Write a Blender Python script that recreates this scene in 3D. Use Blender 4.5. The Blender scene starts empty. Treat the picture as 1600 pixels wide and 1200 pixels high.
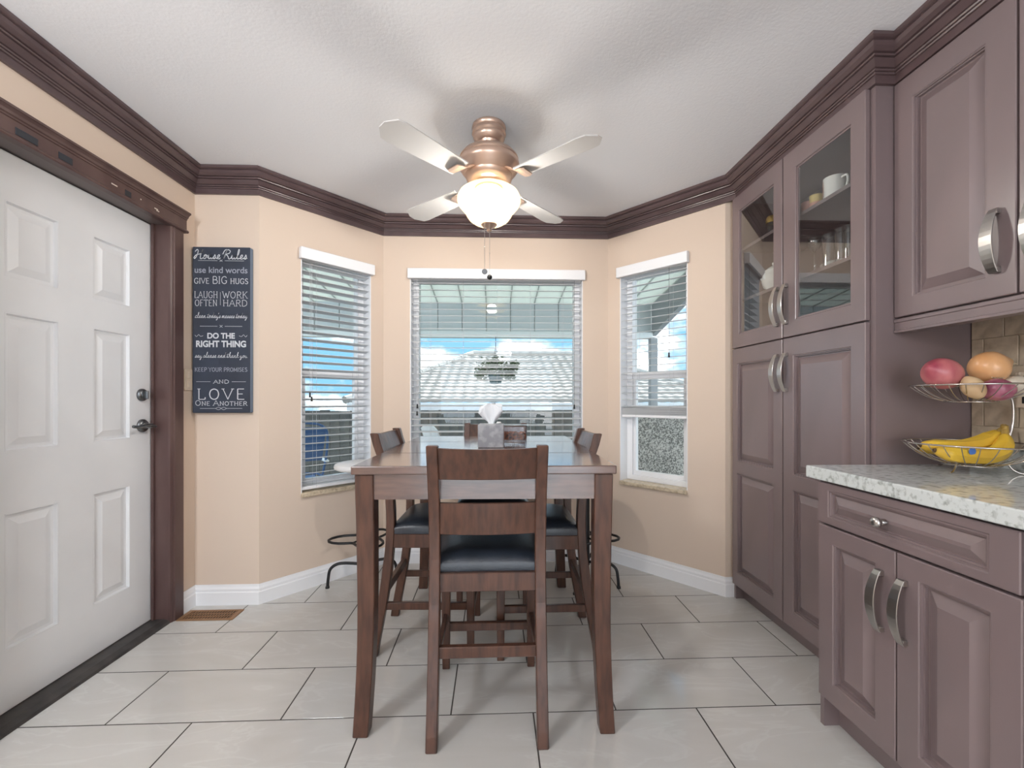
import bpy, bmesh, math, random
from mathutils import Vector, Matrix
random.seed(7)
SC = bpy.context.scene
COL = SC.collection

# ------------------------------------------------------------------ camera
F_PX, HOR, YAW, EYE = 678.0, 624.5, 0.0405, 1.157
cam_d = bpy.data.cameras.new('camera')
cam_d.sensor_width = 36.0
cam_d.lens = F_PX / 1600 * 36.0
cam_d.shift_y = (HOR - 600) / 1600
cam_d.clip_start = 0.05
cam = bpy.data.objects.new('camera', cam_d)
cam.location = (0, 0, EYE)
cam.rotation_euler = (math.pi / 2, 0, -YAW)
COL.objects.link(cam)
SC.camera = cam

# ------------------------------------------------------------------ view, world, lights
SC.view_settings.view_transform = 'Standard'
SC.view_settings.look = 'None'
SC.view_settings.exposure = 0.5
SC.view_settings.gamma = 1.0
SC.view_settings.use_curve_mapping = False
try:
    SC.cycles.use_denoising = True
    SC.cycles.max_bounces = 10
    SC.cycles.transparent_max_bounces = 24
    SC.cycles.caustics_reflective = False
    SC.cycles.caustics_refractive = False
    SC.cycles.sample_clamp_indirect = 4.0
except Exception:
    pass


def lin(c):
    out = []
    for v in c[:3]:
        v = v / 255.0
        out.append(v / 12.92 if v <= 0.04045 else ((v + 0.055) / 1.055) ** 2.4)
    return (out[0], out[1], out[2], 1.0)


world = bpy.data.worlds.new('sky')
SC.world = world
world.use_nodes = True
nt = world.node_tree
nt.nodes.clear()
wo = nt.nodes.new('ShaderNodeOutputWorld')
bg = nt.nodes.new('ShaderNodeBackground')
tc = nt.nodes.new('ShaderNodeTexCoord')
mp = nt.nodes.new('ShaderNodeMapping')
mp.inputs['Scale'].default_value = (1.0, 1.0, 2.2)
mp.inputs['Location'].default_value = (0.35, 0.2, 0.1)
nz = nt.nodes.new('ShaderNodeTexNoise')
nz.inputs['Scale'].default_value = 5.0
nz.inputs['Detail'].default_value = 7.0
nz.inputs['Roughness'].default_value = 0.55
rp = nt.nodes.new('ShaderNodeValToRGB')
rp.color_ramp.elements[0].position = 0.455
rp.color_ramp.elements[0].color = (0.27, 0.60, 0.92, 1)
rp.color_ramp.elements[1].position = 0.60
rp.color_ramp.elements[1].color = (3.4, 3.4, 3.4, 1)
ce = rp.color_ramp.elements.new(0.515)
ce.color = (0.72, 0.85, 1.0, 1)
nt.links.new(tc.outputs['Generated'], mp.inputs['Vector'])
nt.links.new(mp.outputs['Vector'], nz.inputs['Vector'])
nt.links.new(nz.outputs['Fac'], rp.inputs['Fac'])
nt.links.new(rp.outputs['Color'], bg.inputs['Color'])
bg.inputs['Strength'].default_value = 0.95
nt.links.new(bg.outputs['Background'], wo.inputs['Surface'])

sun_d = bpy.data.lights.new('sun', 'SUN')
sun_d.energy = 3.4
sun_d.angle = 0.01
sun_d.color = (1.0, 0.97, 0.92)
sun = bpy.data.objects.new('sun', sun_d)
sun.rotation_euler = (-math.radians(24), math.radians(10), 0)   # high, beyond the neighbour's roof
sun.location = (0, 6, 8)
COL.objects.link(sun)


def area(name, loc, rot, sx, sy, power, color):
    d = bpy.data.lights.new(name, 'AREA')
    d.shape = 'RECTANGLE'
    d.size, d.size_y = sx, sy
    d.energy = power
    d.color = color
    o = bpy.data.objects.new(name, d)
    o.location = loc
    o.rotation_euler = rot
    COL.objects.link(o)
    return o


# unseen fill light added behind the camera, outside the rear wall opening
area('rear_fill_light', (0.05, -3.55, 1.2), (math.radians(90), 0, 0), 2.6, 2.1, 42, (0.90, 0.95, 1.0))


def point_fill(name, loc, power, r, color=(0.90, 0.95, 1.0)):
    d = bpy.data.lights.new(name, 'POINT')
    d.energy = power
    d.color = color
    d.shadow_soft_size = r
    o = bpy.data.objects.new(name, d)
    o.location = loc
    COL.objects.link(o)


# unseen point lights added left of and behind the camera to brighten the room
point_fill('room_fill_light', (-1.45, 0.05, 2.14), 50, 0.16)
point_fill('room_fill_light', (0.2, -2.6, 2.12), 18, 0.16)

# ------------------------------------------------------------------ materials
MATS = {}


def mat(name, rgb, rough=0.5, metal=0.0, spec=0.5, rgb2=None, scale=8.0, stretch=(1, 1, 1), lo=0.35, hi=0.65,
        bump=0.0, bscale=60.0, emis=None, estr=0.0, coat=0.0, detail=4.0, alpha=None, trans=0.0):
    m = bpy.data.materials.new(name)
    m.use_nodes = True
    t = m.node_tree
    b = t.nodes['Principled BSDF']
    b.inputs['Base Color'].default_value = lin(rgb)
    b.inputs['Roughness'].default_value = rough
    b.inputs['Metallic'].default_value = metal
    b.inputs['Specular IOR Level'].default_value = spec
    if coat:
        b.inputs['Coat Weight'].default_value = coat
        b.inputs['Coat Roughness'].default_value = 0.12
    if trans:
        b.inputs['Transmission Weight'].default_value = trans
    if emis:
        b.inputs['Emission Color'].default_value = lin(emis)
        b.inputs['Emission Strength'].default_value = estr
    if rgb2 or bump:
        co = t.nodes.new('ShaderNodeTexCoord')
        mpn = t.nodes.new('ShaderNodeMapping')
        mpn.inputs['Scale'].default_value = stretch
        t.links.new(co.outputs['Object'], mpn.inputs['Vector'])
    if rgb2:
        n = t.nodes.new('ShaderNodeTexNoise')
        n.inputs['Scale'].default_value = scale
        n.inputs['Detail'].default_value = detail
        r = t.nodes.new('ShaderNodeValToRGB')
        r.color_ramp.elements[0].position = lo
        r.color_ramp.elements[1].position = hi
        r.color_ramp.elements[0].color = lin(rgb)
        r.color_ramp.elements[1].color = lin(rgb2)
        t.links.new(mpn.outputs['Vector'], n.inputs['Vector'])
        t.links.new(n.outputs['Fac'], r.inputs['Fac'])
        t.links.new(r.outputs['Color'], b.inputs['Base Color'])
    if bump:
        n2 = t.nodes.new('ShaderNodeTexNoise')
        n2.inputs['Scale'].default_value = bscale
        n2.inputs['Detail'].default_value = 3.0
        bp = t.nodes.new('ShaderNodeBump')
        bp.inputs['Strength'].default_value = bump
        bp.inputs['Distance'].default_value = 0.004
        t.links.new(mpn.outputs['Vector'], n2.inputs['Vector'])
        t.links.new(n2.outputs['Fac'], bp.inputs['Height'])
        t.links.new(bp.outputs['Normal'], b.inputs['Normal'])
    MATS[name] = m
    return m


def glass_mat(name, ior=1.5, tint=(0.97, 0.99, 0.985), gain=1.0):
    m = bpy.data.materials.new(name)
    m.use_nodes = True
    t = m.node_tree
    t.nodes.clear()
    o = t.nodes.new('ShaderNodeOutputMaterial')
    mx = t.nodes.new('ShaderNodeMixShader')
    tr = t.nodes.new('ShaderNodeBsdfTransparent')
    tr.inputs['Color'].default_value = (*tint, 1)
    gl = t.nodes.new('ShaderNodeBsdfGlossy')
    gl.inputs['Roughness'].default_value = 0.0
    fr = t.nodes.new('ShaderNodeFresnel')
    fr.inputs['IOR'].default_value = ior
    ml = t.nodes.new('ShaderNodeMath')
    ml.operation = 'MULTIPLY'
    ml.use_clamp = True
    ml.inputs[1].default_value = gain
    t.links.new(fr.outputs['Fac'], ml.inputs[0])
    # only the outer face of each sheet reflects (a thin pane does not trap light)
    ge = t.nodes.new('ShaderNodeNewGeometry')
    iv = t.nodes.new('ShaderNodeMath')
    iv.operation = 'SUBTRACT'
    iv.inputs[0].default_value = 1.0
    t.links.new(ge.outputs['Backfacing'], iv.inputs[1])
    m2 = t.nodes.new('ShaderNodeMath')
    m2.operation = 'MULTIPLY'
    t.links.new(ml.outputs[0], m2.inputs[0])
    t.links.new(iv.outputs[0], m2.inputs[1])
    t.links.new(m2.outputs[0], mx.inputs['Fac'])
    t.links.new(tr.outputs['BSDF'], mx.inputs[1])
    t.links.new(gl.outputs['BSDF'], mx.inputs[2])
    t.links.new(mx.outputs['Shader'], o.inputs['Surface'])
    MATS[name] = m
    return m


mat('wall_paint', (219, 200, 183), 0.75, spec=0.2, bump=0.05, bscale=220)
mat('ceiling_paint', (240, 241, 244), 0.9, spec=0.1, bump=0.22, bscale=90)
mat('white_trim', (240, 240, 242), 0.4, spec=0.4)
mat('white_door', (246, 247, 249), 0.34, spec=0.5, rgb2=(240, 241, 243), scale=3)
mat('white_vinyl', (243, 243, 245), 0.35, spec=0.4)
mat('white_slat', (206, 208, 210), 0.45, spec=0.3)
mat('cabinet', (120, 106, 107), 0.28, spec=0.7, rgb2=(127, 111, 112), scale=5, stretch=(1, 1, 0.35), bump=0.02, bscale=90)
mat('crown_wood', (84, 67, 68), 0.3, spec=0.6, rgb2=(95, 78, 79), scale=7)
mat('trim_wood', (80, 58, 56), 0.4, spec=0.5, rgb2=(98, 76, 72), scale=9, stretch=(1, 1, 0.3))
mat('jamb_grey', (104, 92, 90), 0.45)
mat('threshold', (52, 50, 50), 0.45, spec=0.4, rgb2=(72, 68, 66), scale=14)
mat('table_wood', (76, 52, 45), 0.26, spec=0.9, coat=1.0, rgb2=(100, 72, 62), scale=6, stretch=(1, 9, 9), bump=0.02, bscale=30)
mat('chair_wood', (66, 43, 34), 0.3, spec=0.5, rgb2=(90, 60, 47), scale=8, stretch=(6, 6, 1))
mat('leather', (34, 40, 48), 0.34, spec=0.6, rgb2=(42, 48, 58), scale=12, bump=0.25, bscale=160)
mat('grout', (66, 62, 58), 0.85)
mat('granite', (214, 219, 218), 0.07, spec=0.6, rgb2=(158, 163, 160), scale=42, stretch=(1.0, 1.6, 1.3), lo=0.50, hi=0.70, detail=8)
mat('granite_edge', (205, 214, 214), 0.3, spec=0.5, rgb2=(128, 138, 142), scale=60, lo=0.5, hi=0.7, detail=6)
mat('sill_stone', (214, 198, 172), 0.35, rgb2=(176, 158, 132), scale=50, lo=0.45, hi=0.7)
mat('steel', (190, 186, 182), 0.28, metal=1.0)
mat('pewter', (120, 122, 124), 0.3, metal=1.0)
mat('nickel_wire', (200, 194, 188), 0.25, metal=1.0)
mat('copper', (196, 166, 148), 0.32, metal=0.75, rgb2=(208, 182, 166), scale=6)
mat('dark_iron', (38, 38, 40), 0.42, metal=0.4)
mat('black', (18, 18, 20), 0.4)
mat('stool_seat', (236, 236, 236), 0.4)
mat('vent_brown', (150, 112, 78), 0.45, metal=0.3)
mat('vent_dark', (52, 36, 26), 0.8)
mat('sign_canvas', (43, 48, 60), 0.7, rgb2=(51, 58, 73), scale=4)
mat('sign_edge', (110, 126, 146), 0.7)
mat('sign_ink', (206, 208, 212), 0.7)
mat('sign_ink_grey', (150, 154, 166), 0.7)
mat('switch_plate', (226, 208, 188), 0.5)
mat('blade', (206, 204, 202), 0.45)
mat('lamp_glass', (120, 100, 66), 0.25, emis=(255, 232, 186), estr=0.85)
mat('tissue_box', (150, 152, 158), 0.55, rgb2=(176, 178, 182), scale=30, lo=0.45, hi=0.6)
mat('tissue', (236, 240, 244), 0.8)
mat('snack', (176, 104, 70), 0.6, rgb2=(96, 70, 60), scale=70, lo=0.4, hi=0.6)
mat('white_ceramic', (236, 234, 230), 0.2, spec=0.6)
mat('mug_print', (150, 96, 80), 0.4, rgb2=(210, 180, 160), scale=90)
mat('pink_glaze', (206, 150, 138), 0.35)
mat('yellow_glaze', (214, 190, 120), 0.35)
mat('gold', (206, 170, 96), 0.3, metal=0.8)
mat('stone_tile', (202, 186, 164), 0.55, rgb2=(168, 152, 132), scale=24, lo=0.35, hi=0.7, bump=0.25, bscale=60)
mat('tile_grout', (186, 172, 152), 0.9)
mat('red_onion', (150, 60, 78), 0.35, rgb2=(196, 120, 120), scale=14, stretch=(1, 1, 0.4), spec=0.5)
mat('red_onion_dark', (140, 66, 92), 0.35, rgb2=(188, 120, 138), scale=22)
mat('yellow_onion', (206, 148, 96), 0.32, rgb2=(226, 176, 128), scale=10, stretch=(1, 1, 0.3))
mat('potato', (206, 178, 140), 0.6, rgb2=(190, 158, 120), scale=14)
mat('garlic', (226, 218, 202), 0.5, rgb2=(206, 192, 172), scale=20)
mat('onion_root', (196, 180, 150), 0.8)
mat('banana', (232, 196, 66), 0.42, rgb2=(220, 176, 60), scale=10)
mat('banana_stem', (168, 138, 70), 0.6)
mat('banana_tip', (84, 64, 40), 0.7)
mat('sticker', (76, 120, 196), 0.4)
mat('outlet_black', (30, 30, 32), 0.4)
mat('deck', (150, 150, 148), 0.7, rgb2=(134, 134, 132), scale=6)
mat('patio_panel', (226, 228, 222), 0.6)
mat('patio_rib', (190, 194, 190), 0.6)
mat('patio_drop', (196, 202, 204), 0.6)
mat('patio_beam', (150, 152, 154), 0.6)
mat('patio_gutter', (232, 236, 236), 0.5)
mat('stucco', (196, 194, 188), 0.95, rgb2=(112, 112, 108), scale=85, lo=0.42, hi=0.58, bump=1.0, bscale=85)
mat('roof_tile', (188, 186, 182), 0.8, rgb2=(172, 170, 166), scale=3)
mat('house_wall', (124, 112, 98), 0.9)
mat('house_gutter', (236, 238, 240), 0.6)
mat('fence_board', (86, 84, 78), 0.9, rgb2=(70, 70, 68), scale=5)
mat('ground', (120, 124, 104), 0.95)
mat('plant_leaf', (74, 92, 62), 0.6, rgb2=(96, 112, 80), scale=30)
mat('pot', (70, 98, 104), 0.5)
mat('resin', (240, 240, 240), 0.45)
mat('blue_fabric', (70, 104, 150), 0.7)
mat('paint_chip', (226, 214, 202), 0.8)
mat('dark_plate', (40, 44, 52), 0.4)
glass_mat('window_glass', 1.45, (0.97, 0.99, 0.985), 1.8)
glass_mat('cabinet_glass', 1.5, (0.95, 0.97, 0.97), 3.4)
glass_mat('drink_glass', 1.5, (0.90, 0.92, 0.92), 3.0)
glass_mat('clear_plastic', 1.45, (0.93, 0.94, 0.96), 1.4)


# floor tile: glossy porcelain with soft veins, a shade of its own per tile
def tile_mat():
    m = mat('floor_tile', (198, 195, 188), 0.07, spec=0.5)
    t = m.node_tree
    b = t.nodes['Principled BSDF']
    geo = t.nodes.new('ShaderNodeNewGeometry')
    oi = t.nodes.new('ShaderNodeObjectInfo')
    add = t.nodes.new('ShaderNodeVectorMath')
    add.operation = 'ADD'
    mul = t.nodes.new('ShaderNodeVectorMath')
    mul.operation = 'SCALE'
    cmb = t.nodes.new('ShaderNodeCombineXYZ')
    t.links.new(oi.outputs['Random'], cmb.inputs['X'])
    t.links.new(oi.outputs['Random'], cmb.inputs['Z'])
    t.links.new(cmb.outputs[0], mul.inputs[0])
    mul.inputs['Scale'].default_value = 30.0
    t.links.new(geo.outputs['Position'], add.inputs[0])
    t.links.new(mul.outputs[0], add.inputs[1])
    mpn = t.nodes.new('ShaderNodeMapping')
    mpn.inputs['Rotation'].default_value = (0, 0, 0.5)
    mpn.inputs['Scale'].default_value = (0.7, 2.0, 1)
    t.links.new(add.outputs[0], mpn.inputs['Vector'])
    n = t.nodes.new('ShaderNodeTexNoise')
    n.inputs['Scale'].default_value = 3.2
    n.inputs['Detail'].default_value = 6
    n.inputs['Distortion'].default_value = 1.2
    t.links.new(mpn.outputs['Vector'], n.inputs['Vector'])
    r = t.nodes.new('ShaderNodeValToRGB')
    e = r.color_ramp.elements
    e[0].position, e[0].color = 0.3, lin((199, 197, 192))
    e[1].position, e[1].color = 0.72, lin((206, 205, 201))
    k = e.new(0.52)
    k.color = lin((204, 202, 198))
    k = e.new(0.545)
    k.color = lin((209, 208, 204))
    k = e.new(0.57)
    k.color = lin((203, 201, 197))
    t.links.new(n.outputs['Fac'], r.inputs['Fac'])
    t.links.new(r.outputs['Color'], b.inputs['Base Color'])


tile_mat()


def translucent(name):
    m = MATS[name]
    t = m.node_tree
    b = t.nodes['Principled BSDF']
    tr = t.nodes.new('ShaderNodeBsdfTranslucent')
    tr.inputs['Color'].default_value = (0.80, 0.84, 0.80, 1)
    mx = t.nodes.new('ShaderNodeMixShader')
    mx.inputs['Fac'].default_value = 0.45
    t.links.new(b.outputs['BSDF'], mx.inputs[1])
    t.links.new(tr.outputs['BSDF'], mx.inputs[2])
    t.links.new(mx.outputs['Shader'], t.nodes['Material Output'].inputs['Surface'])


translucent('patio_panel')


def frosted(name, fac):
    """lit frosted glass: part of the bulb's light passes straight through"""
    m = MATS[name]
    t = m.node_tree
    b = t.nodes['Principled BSDF']
    tr = t.nodes.new('ShaderNodeBsdfTransparent')
    mx = t.nodes.new('ShaderNodeMixShader')
    mx.inputs['Fac'].default_value = fac
    t.links.new(b.outputs['BSDF'], mx.inputs[1])
    t.links.new(tr.outputs['BSDF'], mx.inputs[2])
    t.links.new(mx.outputs['Shader'], t.nodes['Material Output'].inputs['Surface'])


frosted('lamp_glass', 0.50)
mat('lamp_glass_upper', (120, 100, 66), 0.25, emis=(255, 228, 178), estr=0.75)
frosted('lamp_glass_upper', 0.10)

# ------------------------------------------------------------------ mesh helpers
WM = {}


class MB:
    def __init__(self, T=None):
        self.v, self.f, self.T = [], [], T

    def p(self, co):
        co = Vector(co)
        self.v.append(Vector(self.T(co)) if self.T else co)
        return len(self.v) - 1

    def face(self, pts):
        self.f.append([self.p(q) for q in pts])

    def hexa(self, pts):
        i = [self.p(q) for q in pts]
        for a in ((0, 3, 2, 1), (4, 5, 6, 7), (0, 1, 5, 4), (1, 2, 6, 5), (2, 3, 7, 6), (3, 0, 4, 7)):
            self.f.append([i[k] for k in a])
        return self

    def box(self, x0, x1, y0, y1, z0, z1):
        return self.hexa([(x0, y0, z0), (x1, y0, z0), (x1, y1, z0), (x0, y1, z0),
                          (x0, y0, z1), (x1, y0, z1), (x1, y1, z1), (x0, y1, z1)])

    def loops(self, rings, close=True, cap0=True, cap1=True):
        idx = [[self.p(q) for q in r] for r in rings]
        n = len(idx[0])
        for a, b in zip(idx[:-1], idx[1:]):
            for k in range(n if close else n - 1):
                self.f.append([a[k], a[(k + 1) % n], b[(k + 1) % n], b[k]])
        if cap0:
            self.f.append(list(reversed(idx[0])))
        if cap1:
            self.f.append(idx[-1])
        return self

    def lathe(self, prof, c=(0, 0, 0), n=24, ax='z', cap0=False, cap1=False):
        rings = []
        for r, z in prof:
            ring = []
            for k in range(n):
                a = 2 * math.pi * k / n
                x, y = r * math.cos(a), r * math.sin(a)
                q = {'z': (x, y, z), 'y': (x, z, y), 'x': (z, x, y)}[ax]
                ring.append((c[0] + q[0], c[1] + q[1], c[2] + q[2]))
            rings.append(ring)
        return self.loops(rings, True, cap0, cap1)

    def tube(self, pts, r, n=8, closed=False, rx=None):
        pts = [Vector(q) for q in pts]
        N = len(pts)
        rr = r if isinstance(r, (list, tuple)) else [r] * N
        rings = []
        prev = None
        for i, q in enumerate(pts):
            a = pts[i - 1] if (i or closed) else q
            b = pts[(i + 1) % N] if (i < N - 1 or closed) else q
            d = (b - a).normalized()
            if prev is None:
                up = Vector((0, 0, 1)) if abs(d.z) < 0.9 else Vector((1, 0, 0))
                s = d.cross(up).normalized()
            else:
                s = (prev - d * prev.dot(d)).normalized()
            prev = s
            w = d.cross(s)
            rings.append([q + (s * math.cos(2 * math.pi * k / n) + w * math.sin(2 * math.pi * k / n)) * rr[i]
                          for k in range(n)])
        if closed:
            rings.append(rings[0])
            return self.loops(rings, True, False, False)
        return self.loops(rings)

    def build(self, name, m, parent=None, smooth=False, bevel=0.0, seg=1, ang=30, recenter=True, weld=True):
        me = bpy.data.meshes.new(name)
        c = Vector((0, 0, 0))
        if recenter:
            mn = Vector([min(v[i] for v in self.v) for i in range(3)])
            mxx = Vector([max(v[i] for v in self.v) for i in range(3)])
            c = (mn + mxx) / 2
        me.from_pydata([tuple(v - c) for v in self.v], [], self.f)
        bm = bmesh.new()
        bm.from_mesh(me)
        if weld:
            bmesh.ops.remove_doubles(bm, verts=bm.verts, dist=1e-5)
        bmesh.ops.recalc_face_normals(bm, faces=bm.faces)
        if bevel:
            ed = [e for e in bm.edges if len(e.link_faces) == 2 and e.calc_face_angle(0) > math.radians(ang)]
            bmesh.ops.bevel(bm, geom=ed, offset=bevel, segments=seg, affect='EDGES', profile=0.5, clamp_overlap=True)
        if smooth:
            for f in bm.faces:
                f.smooth = True
            for e in bm.edges:
                if len(e.link_faces) == 2 and e.calc_face_angle(0) > math.radians(50):
                    e.smooth = False
        bm.to_mesh(me)
        bm.free()
        me.materials.append(MATS[m] if isinstance(m, str) else m)
        o = bpy.data.objects.new(name, me)
        COL.objects.link(o)
        o.location = c
        WM[o.name] = Matrix.Translation(c)
        if parent is not None:
            adopt(o, parent)
        return o


def adopt(o, parent):
    o.parent = parent
    o.matrix_parent_inverse = WM[parent.name].inverted()


def thing(name, label=None, cat=None, loc=(0, 0, 0), group=None, kind=None):
    o = bpy.data.objects.new(name, None)
    COL.objects.link(o)
    o.location = loc
    o.empty_display_size = 0.1
    WM[o.name] = Matrix.Translation(Vector(loc))
    return tag(o, label, cat, group, kind)


def tag(o, label=None, cat=None, group=None, kind=None):
    if label:
        o['label'] = label
    if cat:
        o['category'] = cat
    if group:
        o['group'] = group
    if kind:
        o['kind'] = kind
    return o


def struct(o, label=None):
    return tag(o, label, None, None, 'structure')


def dup(o, parent=None, keep=True):
    c = o.copy()
    COL.objects.link(c)
    WM[c.name] = WM[o.name].copy()
    if parent is not None:
        inv = o.matrix_parent_inverse.copy()
        c.parent = parent
        c.matrix_parent_inverse = inv
    for ch in o.children:
        dup(ch, c)
    return c


def cr(pts, n=6, closed=False):
    """smooth a polyline through its points"""
    P = [Vector(q) for q in pts]
    out = []
    N = len(P)
    for i in range(N if closed else N - 1):
        p0 = P[i - 1] if (i or closed) else P[0]
        p1, p2 = P[i], P[(i + 1) % N]
        p3 = P[(i + 2) % N] if (i + 2 < N or closed) else P[-1]
        for k in range(n):
            t = k / n
            out.append(0.5 * ((2 * p1) + (p2 - p0) * t + (2 * p0 - 5 * p1 + 4 * p2 - p3) * t * t +
                              (3 * p1 - p0 - 3 * p2 + p3) * t ** 3))
    if not closed:
        out.append(P[-1])
    return out


def cam2w(xc, zc):
    c, s = math.cos(YAW), math.sin(YAW)
    return (c * xc + s * zc, -s * xc + c * zc)


# ------------------------------------------------------------------ room shell
XL, XR, YB, CEIL = -1.69, 1.78, 3.105, 2.44
LA, LB = Vector((-1.335, 2.52)), Vector((-0.785, YB))
RB, RA = Vector((0.82, YB)), Vector((1.36, 2.505))
TH = 0.15


def wall_frame(A, B):
    """(u along the wall, d outward, z) -> world, for a wall walked with the room on the right"""
    t = (B - A).normalized()
    n = Vector((-t.y, t.x))
    return (lambda q: (A.x + t.x * q[0] + n.x * q[1], A.y + t.y * q[0] + n.y * q[1], q[2])), (B - A).length


def wall(name, A, B, hole=None, ext0=0.0, ext1=0.0, top=CEIL):
    T, L = wall_frame(A, B)
    b = MB(T)
    if hole:
        u0, u1, z0, z1 = hole
        b.box(-ext0, u0, 0, TH, 0, top).box(u1, L + ext1, 0, TH, 0, top)
        b.box(u0, u1, 0, TH, z1, top)
        if z0 > 0.001:
            b.box(u0, u1, 0, TH, 0, z0)
    else:
        b.box(-ext0, L + ext1, 0, TH, 0, top)
    o = struct(b.build(name, 'wall_paint', recenter=False, weld=False))
    return T, L, o


DY0, DY1, DZ1 = 1.515, 2.325, 2.07        # entry door opening
wall('wall_left', Vector((XL, -3.4)), Vector((XL, 2.52)), (DY0 + 3.4, DY1 + 3.4, 0, DZ1), 0, TH)
wall('wall_left_return', Vector((XL, 2.52)), LA)
LWIN = (0.232, 0.705, 0.575, 2.06)
TL, LL, _ = wall('wall_bay_left', LA, LB, LWIN, 0, 0.07)
BWIN = (-0.598 + 0.785, 0.636 + 0.785, 0.575, 2.06)
TB, BL, _ = wall('wall_back', LB, RB, BWIN, 0.07, 0.07)
RL_ = (RA - RB).length
RWIN = (RL_ - 0.708, RL_ - 0.225, 0.575, 2.06)
TR, RL, _ = wall('wall_bay_right', RB, RA, RWIN, 0.07, 0)
wall('wall_right_return', RA, Vector((XR, 2.505)))
wall('wall_right', Vector((XR, 2.505)), Vector((XR, -3.4)), None, TH, 0)
wall('wall_rear', Vector((XR, -3.4)), Vector((XL, -3.4)), (0.45, 3.0, 0, 2.15), TH, TH)
struct(MB().box(-2.6, 2.6, -4.4, 3.27, CEIL, CEIL + 0.14).build('ceiling', 'ceiling_paint', recenter=False))

# floor: slab plus separately laid tiles
floor = struct(MB().box(-1.95, 1.95, -3.5, 3.30, -0.12, -0.0008).build('floor', 'grout', recenter=False))
MATS['far_tile'] = MATS['floor_tile']
struct(MB().box(XL, XR, -3.4, 0.0677, -0.004, 0.0).build('floor_kitchen', 'floor_tile', floor, recenter=False))


def clip(poly, planes):
    for (px, py, nx, ny) in planes:
        out = []
        for i in range(len(poly)):
            a, b = poly[i], poly[(i + 1) % len(poly)]
            da = (a[0] - px) * nx + (a[1] - py) * ny
            db = (b[0] - px) * nx + (b[1] - py) * ny
            if da >= 0:
                out.append(a)
            if (da >= 0) != (db >= 0):
                t = da / (da - db)
                out.append((a[0] + (b[0] - a[0]) * t, a[1] + (b[1] - a[1]) * t))
        poly = out
        if len(poly) < 3:
            return []
    return poly


REG1 = [(XL, 0, 1, 0), (XR, 0, -1, 0), (0, 2.515, 0, -1)]
tl_ = (LB - LA).normalized()
tr_ = (RA - RB).normalized()
REG2 = [(0, 2.515, 0, 1), (LA.x, LA.y, tl_.y, -tl_.x), (0, YB, 0, -1), (RB.x, RB.y, tr_.y, -tr_.x)]
TW, TD, Y00 = 0.613, 0.3065, 1.6007
for r in range(-5, 5):
    y0 = Y00 + r * TD
    off = -1.386 if r % 2 == 0 else -1.0825
    for k in range(-2, 7):
        x0 = off + (k) * TW
        g = 0.0027
        rect = [(x0 + g, y0 + g), (x0 + TW - g, y0 + g), (x0 + TW - g, y0 + TD - g), (x0 + g, y0 + TD - g)]
        pieces = [q for q in (clip(rect, REG1), clip(rect, REG2)) if q]
        ok = [q for q in pieces if abs(sum(q[i][0] * q[(i + 1) % len(q)][1] - q[(i + 1) % len(q)][0] * q[i][1]
                                           for i in range(len(q)))) > 2e-4]
        if not ok:
            continue
        b = MB()
        for q in ok:
            b.loops([[(x, y, -0.006) for x, y in q], [(x, y, 0.0) for x, y in q]])
        b.build('floor_tile', 'floor_tile', floor, bevel=0.0003)


# mouldings swept along the walls with mitred corners
def sweep(names, path, prof, m, inward=1):
    P = [Vector(q) for q in path]
    N = len(P)
    dirs = [(P[i + 1] - P[i]).normalized() for i in range(N - 1)]
    nrm = [Vector((d.y, -d.x)) * inward for d in dirs]
    off = []
    for i in range(N):
        if i == 0:
            off.append(nrm[0])
        elif i == N - 1:
            off.append(nrm[-1])
        else:
            a, b2 = nrm[i - 1], nrm[i]
            off.append((a + b2) / (1 + a.dot(b2)))
    res = []
    for i in range(N - 1):
        b = MB()
        rings = [[(P[j].x + off[j].x * q, P[j].y + off[j].y * q, z) for q, z in prof] for j in (i, i + 1)]
        b.loops(rings)
        if names[i]:
            res.append(struct(b.build(names[i], m, recenter=False)))
    return res


CROWN = [(0.001, 2.315), (0.013, 2.315), (0.013, 2.344), (0.019, 2.345), (0.021, 2.350), (0.016, 2.352), (0.024, 2.354), (0.026, 2.359),
         (0.021, 2.361), (0.029, 2.363), (0.038, 2.371), (0.049, 2.381), (0.043, 2.384), (0.053, 2.386), (0.055, 2.391), (0.049, 2.394),
         (0.060, 2.396), (0.073, 2.405), (0.081, 2.416), (0.078, 2.422), (0.085, 2.424), (0.092, 2.428), (0.092, 2.4395), (0.001, 2.4395)]
PF = 1.405                          # plane of the pantry face frame
e_ = RA + (RA - RB) * ((PF - RA.x) / (RA.x - RB.x))
sweep(['trim_1', 'trim_2', 'trim_3', 'trim_4', 'trim_5', 'trim_6', 'trim_7', 'trim_8'],
      [(XL, -3.4), (XL, 2.52), LA, LB, RB, (PF, e_.y), (PF, 1.545), (1.48, 1.545), (1.48, 0.2)], CROWN, 'crown_wood')
BASE = [(0.001, 0.0), (0.016, 0.0), (0.016, 0.070), (0.012, 0.074), (0.012, 0.080), (0.013, 0.088), (0.007, 0.100),
        (0.005, 0.112), (0.001, 0.112)]
sweep(['baseboard_left', 'baseboard_left_return', 'baseboard_bay_left', 'baseboard_back', 'baseboard_bay_right',
       'baseboard_right_return'],
      [(XL, 2.408), (XL, 2.52), LA, LB, RB, RA, (1.452, 2.505)], BASE, 'white_trim')

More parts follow.
